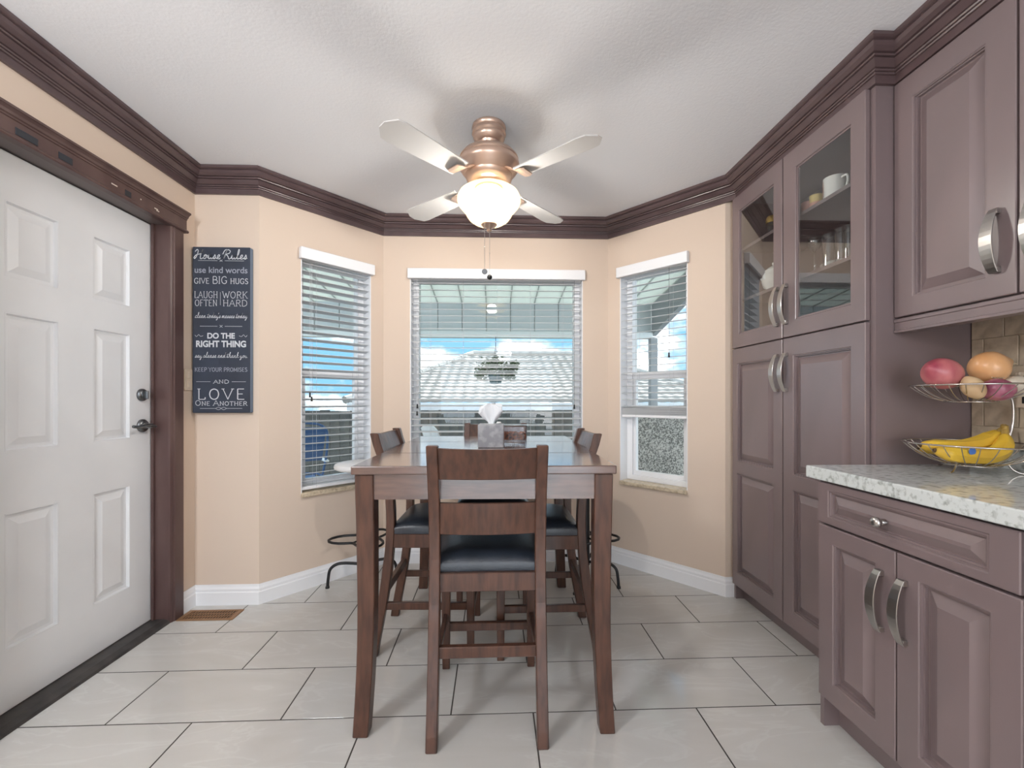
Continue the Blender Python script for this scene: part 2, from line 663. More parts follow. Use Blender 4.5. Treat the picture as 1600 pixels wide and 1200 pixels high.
# ------------------------------------------------------------------ panelled doors
def rings_panel(b, u0, u1, v0, v1, rings):
    """nested rectangles: (inset, depth out of the face)"""
    idx = []
    for ins, d in rings:
        idx.append([b.p((u0 + ins, d, v0 + ins)), b.p((u1 - ins, d, v0 + ins)),
                    b.p((u1 - ins, d, v1 - ins)), b.p((u0 + ins, d, v1 - ins))])
    for a, c in zip(idx[:-1], idx[1:]):
        for k in range(4):
            b.f.append([a[k], a[(k + 1) % 4], c[(k + 1) % 4], c[k]])
    b.f.append(idx[-1])
    b.f.append(list(reversed(idx[0])))


def framed_door(parent, T, u0, u1, v0, v1, holes, th, m, name='door', bevel=0.002):
    """stiles and rails around rectangular holes (columns share their vertical bounds); d<0 is towards the room"""
    b = MB(T)
    us = sorted({u0, u1} | {h[0] for h in holes} | {h[1] for h in holes})
    vs = sorted({v0, v1} | {h[2] for h in holes} | {h[3] for h in holes})
    cells = set()
    for i in range(len(us) - 1):
        for j in range(len(vs) - 1):
            cu, cv = (us[i] + us[i + 1]) / 2, (vs[j] + vs[j + 1]) / 2
            if not any(h[0] < cu < h[1] and h[2] < cv < h[3] for h in holes):
                cells.add((i, j))
    for (i, j) in cells:
        a0, a1, c0, c1 = us[i], us[i + 1], vs[j], vs[j + 1]
        b.face([(a0, -th, c0), (a1, -th, c0), (a1, -th, c1), (a0, -th, c1)])
        b.face([(a0, 0, c0), (a0, 0, c1), (a1, 0, c1), (a1, 0, c0)])
        if (i - 1, j) not in cells:
            b.face([(a0, -th, c0), (a0, -th, c1), (a0, 0, c1), (a0, 0, c0)])
        if (i + 1, j) not in cells:
            b.face([(a1, -th, c0), (a1, 0, c0), (a1, 0, c1), (a1, -th, c1)])
        if (i, j - 1) not in cells:
            b.face([(a0, -th, c0), (a0, 0, c0), (a1, 0, c0), (a1, -th, c0)])
        if (i, j + 1) not in cells:
            b.face([(a0, -th, c1), (a1, -th, c1), (a1, 0, c1), (a0, 0, c1)])
    return b.build(name, m, parent, bevel=bevel, ang=60)


def cab_panel(door, T, h, th, m):
    b = MB(T)
    t = th
    rings_panel(b, h[0], h[1], h[2], h[3],
                [(-0.001, -0.001), (-0.001, -(t - 0.003)), (0.003, -(t - 0.003)), (0.004, -(t - 0.009)),
                 (0.008, -(t - 0.009)), (0.009, -(t - 0.018)), (0.015, -(t - 0.018)), (0.046, -(t - 0.003))])
    return b.build('panel', m, door)


def pull(parent, T, u, v0, v1, th, w=0.019):
    b = MB(T)
    n = 14
    top, bot = [], []
    rings = []
    for k in range(n + 1):
        s = k / n
        z = v0 + (v1 - v0) * s
        d = -th - 0.010 - 0.026 * math.sin(math.pi * s) ** 0.8
        hw = w * (0.60 + 0.22 * math.sin(math.pi * s))
        rings.append([(u - hw, d, z), (u + hw, d, z), (u + hw, d - 0.004, z), (u - hw, d - 0.004, z)])
    b.loops(rings)
    for z in (v0, v1 - 0.016):
        b.box(u - w * 0.5, u + w * 0.5, -th - 0.014, -th, z, z + 0.016)
    return b.build('handle', 'steel', parent, bevel=0.001)


# ------------------------------------------------------------------ entry door in the left wall
# frame: u = world y, d = outward (-x), z
TD_ = lambda q: (XL - 0.083 - q[1], q[0], q[2])          # d<0 comes back towards the room
door = struct(thing('door_1', loc=(XL - 0.09, 1.92, 0)), 'white six panel entry door with grey lever and deadbolt')
ho = [(1.647, 1.841, 1.607, 1.884), (1.647, 1.841, 0.968, 1.475), (1.647, 1.841, 0.243, 0.741),
      (1.994, 2.188, 1.607, 1.884), (1.994, 2.188, 0.968, 1.475), (1.994, 2.188, 0.243, 0.741)]
leaf = framed_door(door, lambda q: (XL - 0.125 - q[1], q[0], q[2]), 1.525, 2.315, 0.022, 2.060, ho, 0.042, 'white_door',
                   name='door_leaf', bevel=0.0015)
TP = lambda q: (XL - 0.083 - q[1], q[0], q[2])
for h in ho:
    b = MB(TP)
    rings_panel(b, *h, [(-0.001, 0.02), (-0.001, -0.0), (0.004, 0.0), (0.008, 0.014), (0.020, 0.014), (0.048, 0.004)])
    b.build('panel', 'white_door', leaf)
b = MB()
b.lathe([(0.0, 0.0), (0.031, 0.0), (0.031, 0.007), (0.027, 0.014), (0.020, 0.018), (0.0, 0.018)], (XL - 0.083, 2.255, 1.181),
        28, 'x')
bolt = b.build('deadbolt', 'pewter', door, smooth=True)
MB().box(XL - 0.066, XL - 0.050, 2.250, 2.260, 1.160, 1.202).build('thumb_turn', 'pewter', bolt, bevel=0.003, seg=2)
b = MB()
b.lathe([(0.0, 0.0), (0.033, 0.0), (0.033, 0.006), (0.028, 0.014), (0.016, 0.017), (0.012, 0.03), (0.012, 0.05), (0.0, 0.052)],
        (XL - 0.083, 2.258, 1.026), 28, 'x')
rose = b.build('lever_handle', 'pewter', door, smooth=True)
hx = XL - 0.083 + 0.046
MB().tube(cr([(hx, 2.285, 1.020), (hx + 0.004, 2.262, 1.026), (hx + 0.006, 2.225, 1.030), (hx + 0.004, 2.180, 1.024),
              (hx - 0.002, 2.150, 1.028)]), 0.0075, 10).build('lever', 'pewter', rose, smooth=True)
# jamb, casing, header
fr = struct(thing('trim_9', loc=(XL, 2.35, 0)), 'dark wood casing around the white entry door')
b = MB()
b.box(XL - 0.15, XL + 0.004, DY1 - 0.006, DY1 + 0.0, 0, DZ1)
b.box(XL - 0.15, XL + 0.004, DY0, DY0 + 0.006, 0, DZ1)
b.build('side_jamb', 'trim_wood', fr)
MB().box(XL - 0.15, XL + 0.004, DY0 + 0.006, DY1 - 0.006, DZ1 - 0.006, DZ1).build('head_jamb', 'jamb_grey', fr)
MB().box(XL - 0.078, XL - 0.064, DY1 - 0.018, DY1 - 0.006, 0.02, DZ1 - 0.006).build('door_stop', 'trim_wood', fr)
for y0, y1 in ((2.318, 2.404), (1.436, 1.522)):
    b = MB()
    b.loops([[(XL + p, y, z) for p, y in ((0.0, y0), (0.012, y0), (0.017, y0 + 0.008), (0.017, y0 + 0.014), (0.022, y0 + 0.02),
                                         (0.022, y1 - 0.004), (0.018, y1), (0.0, y1))] for z in (0, DZ1)])
    b.build('side_casing', 'trim_wood', fr)
hd = []
for p, z in ((0.0, 2.058), (0.030, 2.058), (0.034, 2.063), (0.034, 2.068), (0.030, 2.073), (0.022, 2.075), (0.022, 2.128),
             (0.026, 2.130), (0.026, 2.136), (0.031, 2.139), (0.034, 2.148), (0.042, 2.156), (0.046, 2.157), (0.046, 2.166), (0.0, 2.166)):
    hd.append((p, z))
b = MB()
b.loops([[(XL + p, y, z) for p, z in hd] for y in (1.42, 2.424)])
header = b.build('header_casing', 'trim_wood', fr)
for y0, y1 in ((1.58, 1.655), (1.73, 1.785), (2.03, 2.062)):
    MB().box(XL + 0.0215, XL + 0.0245, y0, y1, 2.082, 2.108).build('metal_plate', 'dark_plate', header, bevel=0.001)
for y0, w, z in ((1.96, 0.03, 2.098), (2.115, 0.006, 2.100), (2.20, 0.022, 2.096), (2.212, 0.018, 2.090)):
    MB().box(XL + 0.0215, XL + 0.0228, y0, y0 + w, z, z + 0.005).build('paint_chip', 'paint_chip', header)
b = MB()
b.loops([[(XL + p, y, z) for p, z in ((-0.15, 0.0), (0.012, 0.0), (0.008, 0.012), (-0.02, 0.020), (-0.15, 0.020))]
         for y in (DY0 - 0.0, DY1 - 0.001)])
b.build('threshold', 'threshold', fr)

# ------------------------------------------------------------------ windows and blinds
def window(n, T, hole, rail, label):
    u0, u1, z0, z1 = hole
    w = struct(thing('window_%d' % n, loc=T((0.5 * (u0 + u1), 0.1, z0))), label)
    b = MB(T)                       # reveal lining
    d0, d1 = 0.0, 0.095
    e = 0.006
    b.box(u0, u0 + e, d0, d1, z0, z1).box(u1 - e, u1, d0, d1, z0, z1).box(u0 + e, u1 - e, d0, d1, z1 - e, z1)
    b.build('reveal', 'white_trim', w)
    b = MB(T)
    fw = 0.042
    a0, a1, zz = u0 + e, u1 - e, z0 + 0.014
    b.box(a0, a0 + fw, 0.085, 0.148, zz, z1 - e).box(a1 - fw, a1, 0.085, 0.148, zz, z1 - e)
    b.box(a0 + fw, a1 - fw, 0.085, 0.148, zz, zz + 0.036).box(a0 + fw, a1 - fw, 0.085, 0.148, z1 - e - fw, z1 - e)
    b.build('window_frame', 'white_vinyl', w, bevel=0.002)
    if rail:
        MB(T).box(a0 + fw, a1 - fw, 0.088, 0.140, rail - 0.026, rail + 0.026).build('meeting_rail', 'white_vinyl', w, bevel=0.002)
        b = MB(T)                   # lower sash
        s = 0.020
        b.box(a0 + fw, a0 + fw + s, 0.096, 0.132, zz + 0.036, rail - 0.026).box(a1 - fw - s, a1 - fw, 0.096, 0.132, zz + 0.036, rail - 0.026)
        b.box(a0 + fw + s, a1 - fw - s, 0.096, 0.132, zz + 0.036, zz + 0.066)
        b.build('lower_sash', 'white_vinyl', w, bevel=0.002)
        MB(T).box(a0 + fw + s, a1 - fw - s, 0.112, 0.116, zz + 0.066, rail - 0.026).build('glass_pane', 'window_glass', w)
        MB(T).box(a0 + fw, a1 - fw, 0.122, 0.126, rail + 0.026, z1 - e - fw).build('glass_pane', 'window_glass', w)
    else:
        MB(T).box(a0 + fw, a1 - fw, 0.116, 0.120, zz + 0.036, z1 - e - fw).build('glass_pane', 'window_glass', w)
    MB(T).box(u0 + 0.001, u1 - 0.001, -0.020, 0.085, z0 - 0.012, z0 + 0.014).build('window_sill', 'sill_stone', w, bevel=0.003)
    return w


window(1, TL, LWIN, 1.325, 'tall narrow white window in the left bay wall')
window(2, TB, BWIN, None, 'wide white picture window in the middle bay wall')
window(3, TR, RWIN, 1.325, 'tall narrow white window in the right bay wall')


def blind(T, hole, label, zbot, tilt, cords, ladder, nstack=0, val_ext=0.012, skew=0.0):
    u0, u1, z0, z1 = hole
    um = (u0 + u1) / 2
    bl = thing('window_blind', label, 'blind', T((um, 0.03, z0 + 0.05)), 'white slatted blinds of the bay')
    b = MB(T)
    b.box(u0 - val_ext, u1 + val_ext, -0.035, -0.018, 2.012, 2.082)
    b.box(u0 - val_ext, u0 - val_ext + 0.012, -0.018, -0.0005, 2.012, 2.082)
    b.box(u1 + val_ext - 0.012, u1 + val_ext, -0.018, -0.0005, 2.012, 2.082)
    b.build('valance', 'white_vinyl', bl, bevel=0.003)
    MB(T).box(u0 + 0.010, u1 - 0.010, 0.004, 0.058, 2.012, 2.052).build('head_rail', 'white_vinyl', bl)
    pitch = 0.0462
    hw, t = 0.025, math.radians(tilt)
    c, s = math.cos(t), math.sin(t)
    z = 1.992
    first = None
    a0, a1 = u0 + 0.010, u1 - 0.010

    def slat(z, dz=0.0):
        b = MB(T)
        top = []
        rings = []
        for uu, zz in ((a0, z), (a1, z + dz)):
            prof = []
            for k in range(5):
                w = -hw + 2 * hw * k / 4
                camber = 0.0018 * (1 - (w / hw) ** 2)
                prof.append((uu, 0.032 + w * c + camber * s, zz - w * s + camber * c))
            for k in range(4, -1, -1):
                w = -hw + 2 * hw * k / 4
                camber = 0.0018 * (1 - (w / hw) ** 2) - 0.0028
                prof.append((uu, 0.032 + w * c + camber * s, zz - w * s + camber * c))
            rings.append(prof)
        b.loops(rings)
        return b.build('slat', 'white_slat', bl)

    while z > zbot + 0.02 + nstack * 0.004:
        if first is None:
            first = slat(z)
            zf = z
        else:
            o = first.copy()
            COL.objects.link(o)
            o.location = first.location + Vector((0, 0, z - zf))
            WM[o.name] = Matrix.Translation(o.location)
        z -= pitch
    for k in range(nstack):
        zz = zbot + 0.014 + k * 0.0042
        slat(zz, skew * (k / max(1, nstack)))
    MB(T).box(a0, a1, 0.007, 0.057, zbot - 0.010, zbot + 0.008).build('bottom_rail', 'white_vinyl', bl, bevel=0.003)
    for u in ladder:
        for d in (0.0055, 0.0585):
            MB(T).tube([(u, d, zbot), (u, d, 2.012)], 0.0007, 5).build('ladder_cord', 'white_slat', bl)
    for (u, zb, tas) in cords:
        k = MB(T).tube([(u, -0.004, 2.012), (u, -0.004, zb)], 0.0009, 5).build('pull_cord', 'white_slat' if tas == 'w' else 'black', bl)
        MB(T).lathe([(0.0, 0.0), (0.007, 0.0), (0.006, 0.012), (0.0045, 0.018), (0.006, 0.024), (0.003, 0.032), (0.0, 0.032)],
                    (u, -0.004, zb - 0.03), 10).build('tassel', 'black', k, smooth=True)
    return bl


blind(TL, LWIN, 'white slatted blind fully lowered in the left bay window', 0.612, 12,
      [(0.285, 1.20, 'w'), (0.296, 1.175, 'w')], [0.33, 0.60])
blind(TB, BWIN, 'wide white slatted blind over the middle picture window', 0.612, -9,
      [(BWIN[1] - 0.062, 1.12, 'b'), (BWIN[0] + 0.052, 1.125, 'w'), (BWIN[0] + 0.050, 1.075, 'w')],
      [BWIN[0] + 0.14, BWIN[0] + 0.375, 0.785 + 0.02, BWIN[1] - 0.375, BWIN[1] - 0.14])
blind(TR, RWIN, 'white slatted blind half raised in the right bay window', 1.045, -7,
      [(RWIN[1] - 0.12, 1.46, 'b')], [RWIN[0] + 0.12, RWIN[1] - 0.12], nstack=11, skew=0.02)

# ------------------------------------------------------------------ pantry cabinet
TPn = lambda q: (PF + q[1], q[0], q[2])        # u = world y, d = into the cabinet
pantry = thing('pantry_cabinet', 'tall dark brown pantry cabinet with two glass doors above two panelled doors', 'cabinet',
               (1.59, 2.02, 0))
PY0, PY1 = 1.545, 2.468
b = MB()
b.box(PF, XR - 0.001, PY0, PY0 + 0.018, 0.0, 2.32)
b.box(PF, XR - 0.001, PY1 + 0.002, PY1 + 0.02, 0.0, 2.32)
b.box(XR - 0.012, XR - 0.001, PY0 + 0.018, PY1 + 0.002, 0.095, 2.32)
b.box(PF + 0.001, XR - 0.012, PY0 + 0.018, PY1 + 0.002, 2.30, 2.32)
b.box(PF + 0.001, XR - 0.012, PY0 + 0.018, PY1 + 0.002, 1.436, 1.456)
b.box(PF + 0.001, XR - 0.012, PY0 + 0.018, PY1 + 0.002, 0.095, 0.113)
b.build('carcass', 'cabinet', pantry, weld=False)
MB().box(1.452, 1.47, PY0 + 0.018, PY1 + 0.002, 0, 0.095).build('toe_kick', 'cabinet', pantry)
b = MB()
b.box(PF - 0.001, PF + 0.018, PY0 + 0.018, PY0 + 0.03, 0.095, 2.32).box(PF - 0.001, PF + 0.018, 2.022, 2.040, 0.113, 2.30)
b.build('face_frame', 'cabinet', pantry)
for z in (1.735, 2.028):
    MB().box(1.425, XR - 0.013, PY0 + 0.019, PY1 + 0.001, z - 0.016, z).build('shelf', 'cabinet', pantry)
DT = 0.020
GW = [(1.565, 2.027, (1.631, 1.940)), (2.035, PY1 + 0.002, (2.099, 2.402))]
TDn = lambda q: (PF - 0.002 + q[1], q[0], q[2])
for (a0, a1, (g0, g1)) in GW:
    h = (g0, g1, 1.528, 2.228)
    d = framed_door(pantry, TDn, a0, a1, 1.4535, 2.318, [h], DT, 'cabinet', bevel=0.0025)
    b = MB(TDn)                     # moulded bead around the pane
    w = 0.008
    b.box(h[0] - 0.001, h[0] + w, -DT + 0.006, -0.004, h[2], h[3]).box(h[1] - w, h[1] + 0.001, -DT + 0.006, -0.004, h[2], h[3])
    b.box(h[0] + w, h[1] - w, -DT + 0.006, -0.004, h[2] - 0.001, h[2] + w).box(h[0] + w, h[1] - w, -DT + 0.006, -0.004, h[3] - w, h[3] + 0.001)
    b.build('glazing_bead', 'cabinet', d)
    MB(TDn).box(h[0] + 0.004, h[1] - 0.004, -0.012, -0.008, h[2] + 0.004, h[3] - 0.004).build('glass_pane', 'cabinet_glass', d)
    hu = 2.000 if a0 < 1.8 else 2.064
    pull(d, TDn, hu, 1.515, 1.705, DT)
for (a0, a1, _) in GW:
    hs = [((1.631, 1.956) if a0 < 1.8 else (2.100, 2.420))]
    hh = [(hs[0][0], hs[0][1], 0.172, 0.736), (hs[0][0], hs[0][1], 0.808, 1.362)]
    d = framed_door(pantry, TDn, a0, a1, 0.092, 1.4475, hh, DT, 'cabinet', bevel=0.0025)
    for h in hh:
        cab_panel(d, TDn, h, DT, 'cabinet')
    hu = 2.000 if a0 < 1.8 else 2.064
    pull(d, TDn, hu, 1.195, 1.378, DT)

# ------------------------------------------------------------------ upper wall cabinet
UF = 1.492
upper = thing('wall_cabinet', 'dark brown upper wall cabinet with panelled doors hung over the granite counter', 'cabinet', (1.63, 1.0, 1.40))
b = MB()
b.box(UF, XR - 0.001, 0.25, 1.543, 1.452, 2.318)
b.build('carcass', 'cabinet', upper)
TUn = lambda q: (UF - 0.001 + q[1], q[0], q[2])
for (a0, a1) in ((1.166, 1.541), (0.785, 1.160), (0.40, 0.779)):
    h = (a0 + 0.078, a1 - 0.072, 1.524, 2.224)
    d = framed_door(upper, TUn, a0, a1, 1.458, 2.312, [h], DT, 'cabinet', bevel=0.0025)
    cab_panel(d, TUn, h, DT, 'cabinet')
    pull(d, TUn, a0 + 0.046 if a0 > 1 else a1 - 0.046, 1.528, 1.715, DT, 0.021)
b = MB()
b.loops([[(UF + p, y, z) for p, z in ((0.03, 1.451), (-0.020, 1.451), (-0.020, 1.440), (-0.016, 1.438), (-0.016, 1.412), (-0.020, 1.410),
                                     (-0.020, 1.402), (0.03, 1.402))] for y in (0.25, 1.542)])
b.build('light_rail', 'cabinet', upper)

# ------------------------------------------------------------------ base cabinets and counter
BF = 1.170
TBn = lambda q: (BF - 0.001 + q[1], q[0], q[2])


def base_cab(label, y0, y1, detail):
    t = thing('base_cabinet', label, 'cabinet', ((BF + XR) / 2, (y0 + y1) / 2, 0), 'dark base cabinets under the granite counter')
    b = MB()
    b.box(BF, XR - 0.002, y0, y0 + 0.018, 0.0, 0.872).box(BF, XR - 0.002, y1 - 0.018, y1, 0.0, 0.872)
    b.box(BF + 0.001, XR - 0.003, y0 + 0.018, y1 - 0.018, 0.10, 0.12).box(BF + 0.001, XR - 0.003, y0 + 0.018, y1 - 0.018, 0.70, 0.870)
    b.box(XR - 0.02, XR - 0.003, y0 + 0.018, y1 - 0.018, 0.12, 0.70)
    b.build('carcass', 'cabinet', t, weld=False)
    MB().box(BF + 0.055, BF + 0.073, y0 + 0.018, y1 - 0.018, 0.0, 0.10).build('toe_kick', 'cabinet', t)
    hl = (y0 + 0.07, y1 - 0.062, 0.753, 0.843)
    dr = framed_door(t, TBn, y0 + 0.008, y1 - 0.014, 0.727, 0.868, [hl], DT, 'cabinet', name='drawer', bevel=0.0025)
    b = MB(TBn)
    rings_panel(b, *hl, [(-0.001, -0.001), (-0.001, -DT + 0.003), (0.005, -DT + 0.003), (0.006, -DT + 0.007), (0.011, -DT + 0.008),
                         (0.012, -DT + 0.014), (0.016, -DT + 0.014), (0.040, -DT + 0.003)])
    b.build('panel', 'cabinet', dr)
    ky = y0 + 0.338
    b = MB()
    b.lathe([(0.0, -0.038), (0.010, -0.037), (0.0155, -0.030), (0.0155, -0.024), (0.010, -0.018), (0.0065, -0.012), (0.0085, -0.008), (0.0095, -0.0)],
            (BF - DT - 0.001, ky, 0.796), 20, 'x', False, True)
    b.build('knob', 'steel', dr, smooth=True)
    mid = y0 + 0.303
    for (a0, a1, side) in ((y0 + 0.005, mid - 0.002, 1), (mid + 0.002, y1 - 0.017, 0)):
        h = (a0 + 0.062, a1 - 0.066 if side else a1 - 0.062, 0.187, 0.662)
        if not side:
            h = (a0 + 0.066, a1 - 0.066, 0.187, 0.662)
        d = framed_door(t, TBn, a0, a1, 0.118, 0.720, [h], DT, 'cabinet', bevel=0.0025)
        cab_panel(d, TBn, h, DT, 'cabinet')
        pull(d, TBn, a1 - 0.026 if side else a0 + 0.044, 0.470, 0.652, DT)
    return t


base_cab('dark base cabinet with knobbed drawer and two doors beside the tall pantry', 0.895, 1.512, True)
base_cab('dark base cabinet nearest the camera, mostly beyond the right edge', 0.27, 0.888, False)
ct = thing('countertop', 'pale speckled polished granite countertop on the dark base cabinets', 'countertop', (1.45, 0.9, 0.875))
MB().box(1.135, XR - 0.001, 0.15, 1.5395, 0.876, 0.919).build('slab', 'granite', ct, bevel=0.004, seg=2)
MB().box(XR - 0.022, XR - 0.001, 0.15, 1.5395, 0.919, 0.985).build('backsplash_strip', 'granite', ct, bevel=0.002)

# backsplash tiles on the right wall
bs = thing('trim_10', loc=(XR, 1.2, 0.99))
struct(bs, 'stone tile backsplash between counter and wall cabinet')
MB().box(XR - 0.006, XR - 0.0005, 0.25, 1.543, 0.986, 1.45).build('grout_bed', 'tile_grout', bs)
pz = 0.105
first = None
for r in range(5):
    z0 = 0.986 + r * pz - 0.030
    yy = 1.541 - (0.105 if r % 2 == 0 else 0.042)
    ys = [(yy + 0.002, 1.541)]
    while yy > 0.6:
        ys.append((yy - pz + 0.002, yy))
        yy -= pz
    for (a, c) in ys:
        za, zb = max(0.9865, z0 + 0.002), min(1.4495, z0 + pz)
        if zb - za < 0.01:
            continue
        MB().box(XR - 0.010, XR - 0.0055, a + 0.0015, c, za, zb).build('tile', 'stone_tile', bs, bevel=0.0012)

# ------------------------------------------------------------------ dining table
tx, ty = cam2w(-0.107, 2.10)
table = thing('dining_table', 'counter height dark wood dining table with a glossy top in three sections', 'table', (0, 0, 0))
TWd, TDp, TZ = 0.912, 1.227, 0.930
hx_, hy_ = TWd / 2, TDp / 2
for (a, c) in ((-hy_, -hy_ + 0.366), (-hy_ + 0.368, hy_ - 0.368), (hy_ - 0.366, hy_)):
    MB().box(-hx_, hx_, a, c, TZ - 0.030, TZ).build('table_top', 'table_wood', table, bevel=0.004, seg=2)
for s in (-1, 1):
    MB().box(-hx_ + 0.07, hx_ - 0.07, s * (hy_ - 0.03) - 0.011, s * (hy_ - 0.03) + 0.011, TZ - 0.118, TZ - 0.030).build('apron', 'table_wood', table)
    MB().box(s * (hx_ - 0.03) - 0.011, s * (hx_ - 0.03) + 0.011, -hy_ + 0.07, hy_ - 0.07, TZ - 0.118, TZ - 0.030).build('apron', 'table_wood', table)
for sx in (-1, 1):
    for sy in (-1, 1):
        b = MB()
        rings = []
        for k in range(13):
            z = (TZ - 0.030) * k / 12
            s = k / 12
            hw = 0.026 + 0.006 * s
            # slight sabre curve, foot turned out
            o = 0.0 if s > 0.55 else 0.013 * ((0.55 - s) / 0.55) ** 2
            m_ = -0.004 * math.sin(math.pi * s)
            cx = sx * (hx_ - 0.042 + o * 0.9 + m_)
            cy = sy * (hy_ - 0.042 + o + m_)
            rings.append([(cx - hw, cy - hw, z), (cx + hw, cy - hw, z), (cx + hw, cy + hw, z), (cx - hw, cy + hw, z)])
        b.loops(rings)
        b.build('leg', 'chair_wood', table, bevel=0.003)
table.location = (tx, ty, 0)
table.rotation_euler = (0, 0, 0.021 - YAW)

# ------------------------------------------------------------------ chairs
def post_y(z):
    P = [(0.0, -0.245), (0.12, -0.222), (0.30, -0.188), (0.50, -0.165), (0.62, -0.160), (0.75, -0.168), (0.88, -0.195), (1.005, -0.240)]
    for (a, ya), (c, yc) in zip(P[:-1], P[1:]):
        if z <= c:
            t = (z - a) / (c - a)
            t2 = t
            return ya + (yc - ya) * t2
    return P[-1][1]


def make_chair():
    t = thing('dining_chair', '-', 'chair', (0, 0, 0), 'counter height chairs around the table')
    W = 0.203
    for s in (-1, 1):
        b = MB()
        rings = []
        for k in range(21):
            z = 1.005 * k / 20
            y = (post_y(max(0, z - 0.04)) + post_y(z) + post_y(min(1.005, z + 0.04))) / 3
            w = 0.019
            d = 0.021 if z < 0.45 else 0.019
            rings.append([(s * W - s * w - w, y - d, z), (s * W - s * w + w, y - d, z), (s * W - s * w + w, y + d, z), (s * W - s * w - w, y + d, z)])
        b.loops(rings)
        b.build('rear_leg', 'chair_wood', t, bevel=0.003)
        b = MB()
        rings = []
        for z, w in ((0.0, 0.0155), (0.30, 0.018), (0.49, 0.019)):
            cx, cy = s * (W - 0.020), 0.198
            rings.append([(cx - w, cy - w, z), (cx + w, cy - w, z), (cx + w, cy + w, z), (cx - w, cy + w, z)])
        b.loops(rings)
        b.build('front_leg', 'chair_wood', t, bevel=0.003)
        MB().box(s * W - s * 0.019 - 0.009, s * W - s * 0.019 + 0.009, post_y(0.22) + 0.018, 0.182, 0.208, 0.240).build('side_rung', 'chair_wood', t, bevel=0.002)
        MB().box(s * W - s * 0.014 - 0.010, s * W - s * 0.014 + 0.010, post_y(0.52) + 0.016, 0.190, 0.490, 0.552).build('seat_rail', 'chair_wood', t, bevel=0.002)
    MB().box(-W + 0.02, W - 0.02, 0.190, 0.215, 0.490, 0.552).build('seat_rail', 'chair_wood', t, bevel=0.002)
    MB().box(-W + 0.034, W - 0.034, -0.172, -0.150, 0.488, 0.552).build('seat_rail', 'chair_wood', t, bevel=0.002)
    MB().box(-W + 0.036, W - 0.036, post_y(0.29) - 0.012, post_y(0.29) + 0.012, 0.273, 0.312).build('rear_rung', 'chair_wood', t, bevel=0.003)
    MB().box(-W + 0.034, W - 0.034, 0.186, 0.208, 0.160, 0.195).build('front_rung', 'chair_wood', t, bevel=0.003)
    # padded seat
    b = MB()
    nx, ny = 12, 12
    x0, y0, y1 = W - 0.002, -0.158, 0.222

    def top(u, v):
        k = (1 - abs(u) ** 5) * (1 - abs(v) ** 5)
        return 0.578 + 0.040 * max(0, k) ** 0.55

    grid = []
    for j in range(ny + 1):
        v = -1 + 2 * j / ny
        row = []
        for i in range(nx + 1):
            u = -1 + 2 * i / nx
            uu = math.sin(u * math.pi / 2)
            vv = math.sin(v * math.pi / 2)
            row.append((uu * x0, (y0 + y1) / 2 + vv * (y1 - y0) / 2, top(uu, vv)))
        grid.append(row)
    idx = [[b.p(q) for q in row] for row in grid]
    for j in range(ny):
        for i in range(nx):
            b.f.append([idx[j][i], idx[j][i + 1], idx[j + 1][i + 1], idx[j + 1][i]])
    per = [(j, i) for j, i in ([(0, i) for i in range(nx)] + [(j, nx) for j in range(ny)] + [(ny, i) for i in range(nx, 0, -1)] + [(j, 0) for j in range(ny, 0, -1)])]
    low = [b.p((grid[j][i][0] * 0.99, grid[j][i][1] * 0.99 + 0.0003, 0.553)) for j, i in per]
    up = [idx[j][i] for j, i in per]
    for k in range(len(per)):
        b.f.append([up[k], up[(k + 1) % len(per)], low[(k + 1) % len(per)], low[k]])
    b.f.append(low)
    b.build('seat_cushion', 'leather', t, smooth=True)
    # back slats, bowed a little away from the sitter
    for z0, z1 in ((0.886, 0.997), (0.690, 0.802)):
        b = MB()
        rings = []
        for k in range(9):
            s = -1 + 2 * k / 8
            x = s * (W - 0.030)
            bow = -0.018 * (1 - s * s)
            ya, yb = post_y(z0) + bow, post_y(z1) + bow
            dip = -0.004 * (1 - s * s) if z1 > 0.9 else 0
            rings.append([(x, ya - 0.009, z0), (x, ya + 0.009, z0), (x, yb + 0.009, z1 + dip), (x, yb - 0.009, z1 + dip)])
        b.loops(rings)
        b.build('back_slat', 'chair_wood', t, bevel=0.002)
    return t


chair = make_chair()
spots = [(-0.092, 1.685, 0.045, 'dark wood chair nearest the camera with its back turned, navy seat'),
         (-0.107, 2.605, math.pi, 'dark wood chair at the far end of the table by the picture window'),
         (-0.385, 2.150, -math.pi / 2, 'dark wood chair pushed in at the left side of the table'),
         (0.140, 2.125, math.pi / 2 + 0.04, 'dark wood chair pushed in at the right side of the table')]
for i, (xc, zc, rot, lab) in enumerate(spots):
    o = chair if i == 0 else dup(chair)
    x, y = cam2w(xc, zc)
    o.location = (x, y, 0)
    o.rotation_euler = (0, 0, rot - YAW)
    o['label'] = lab

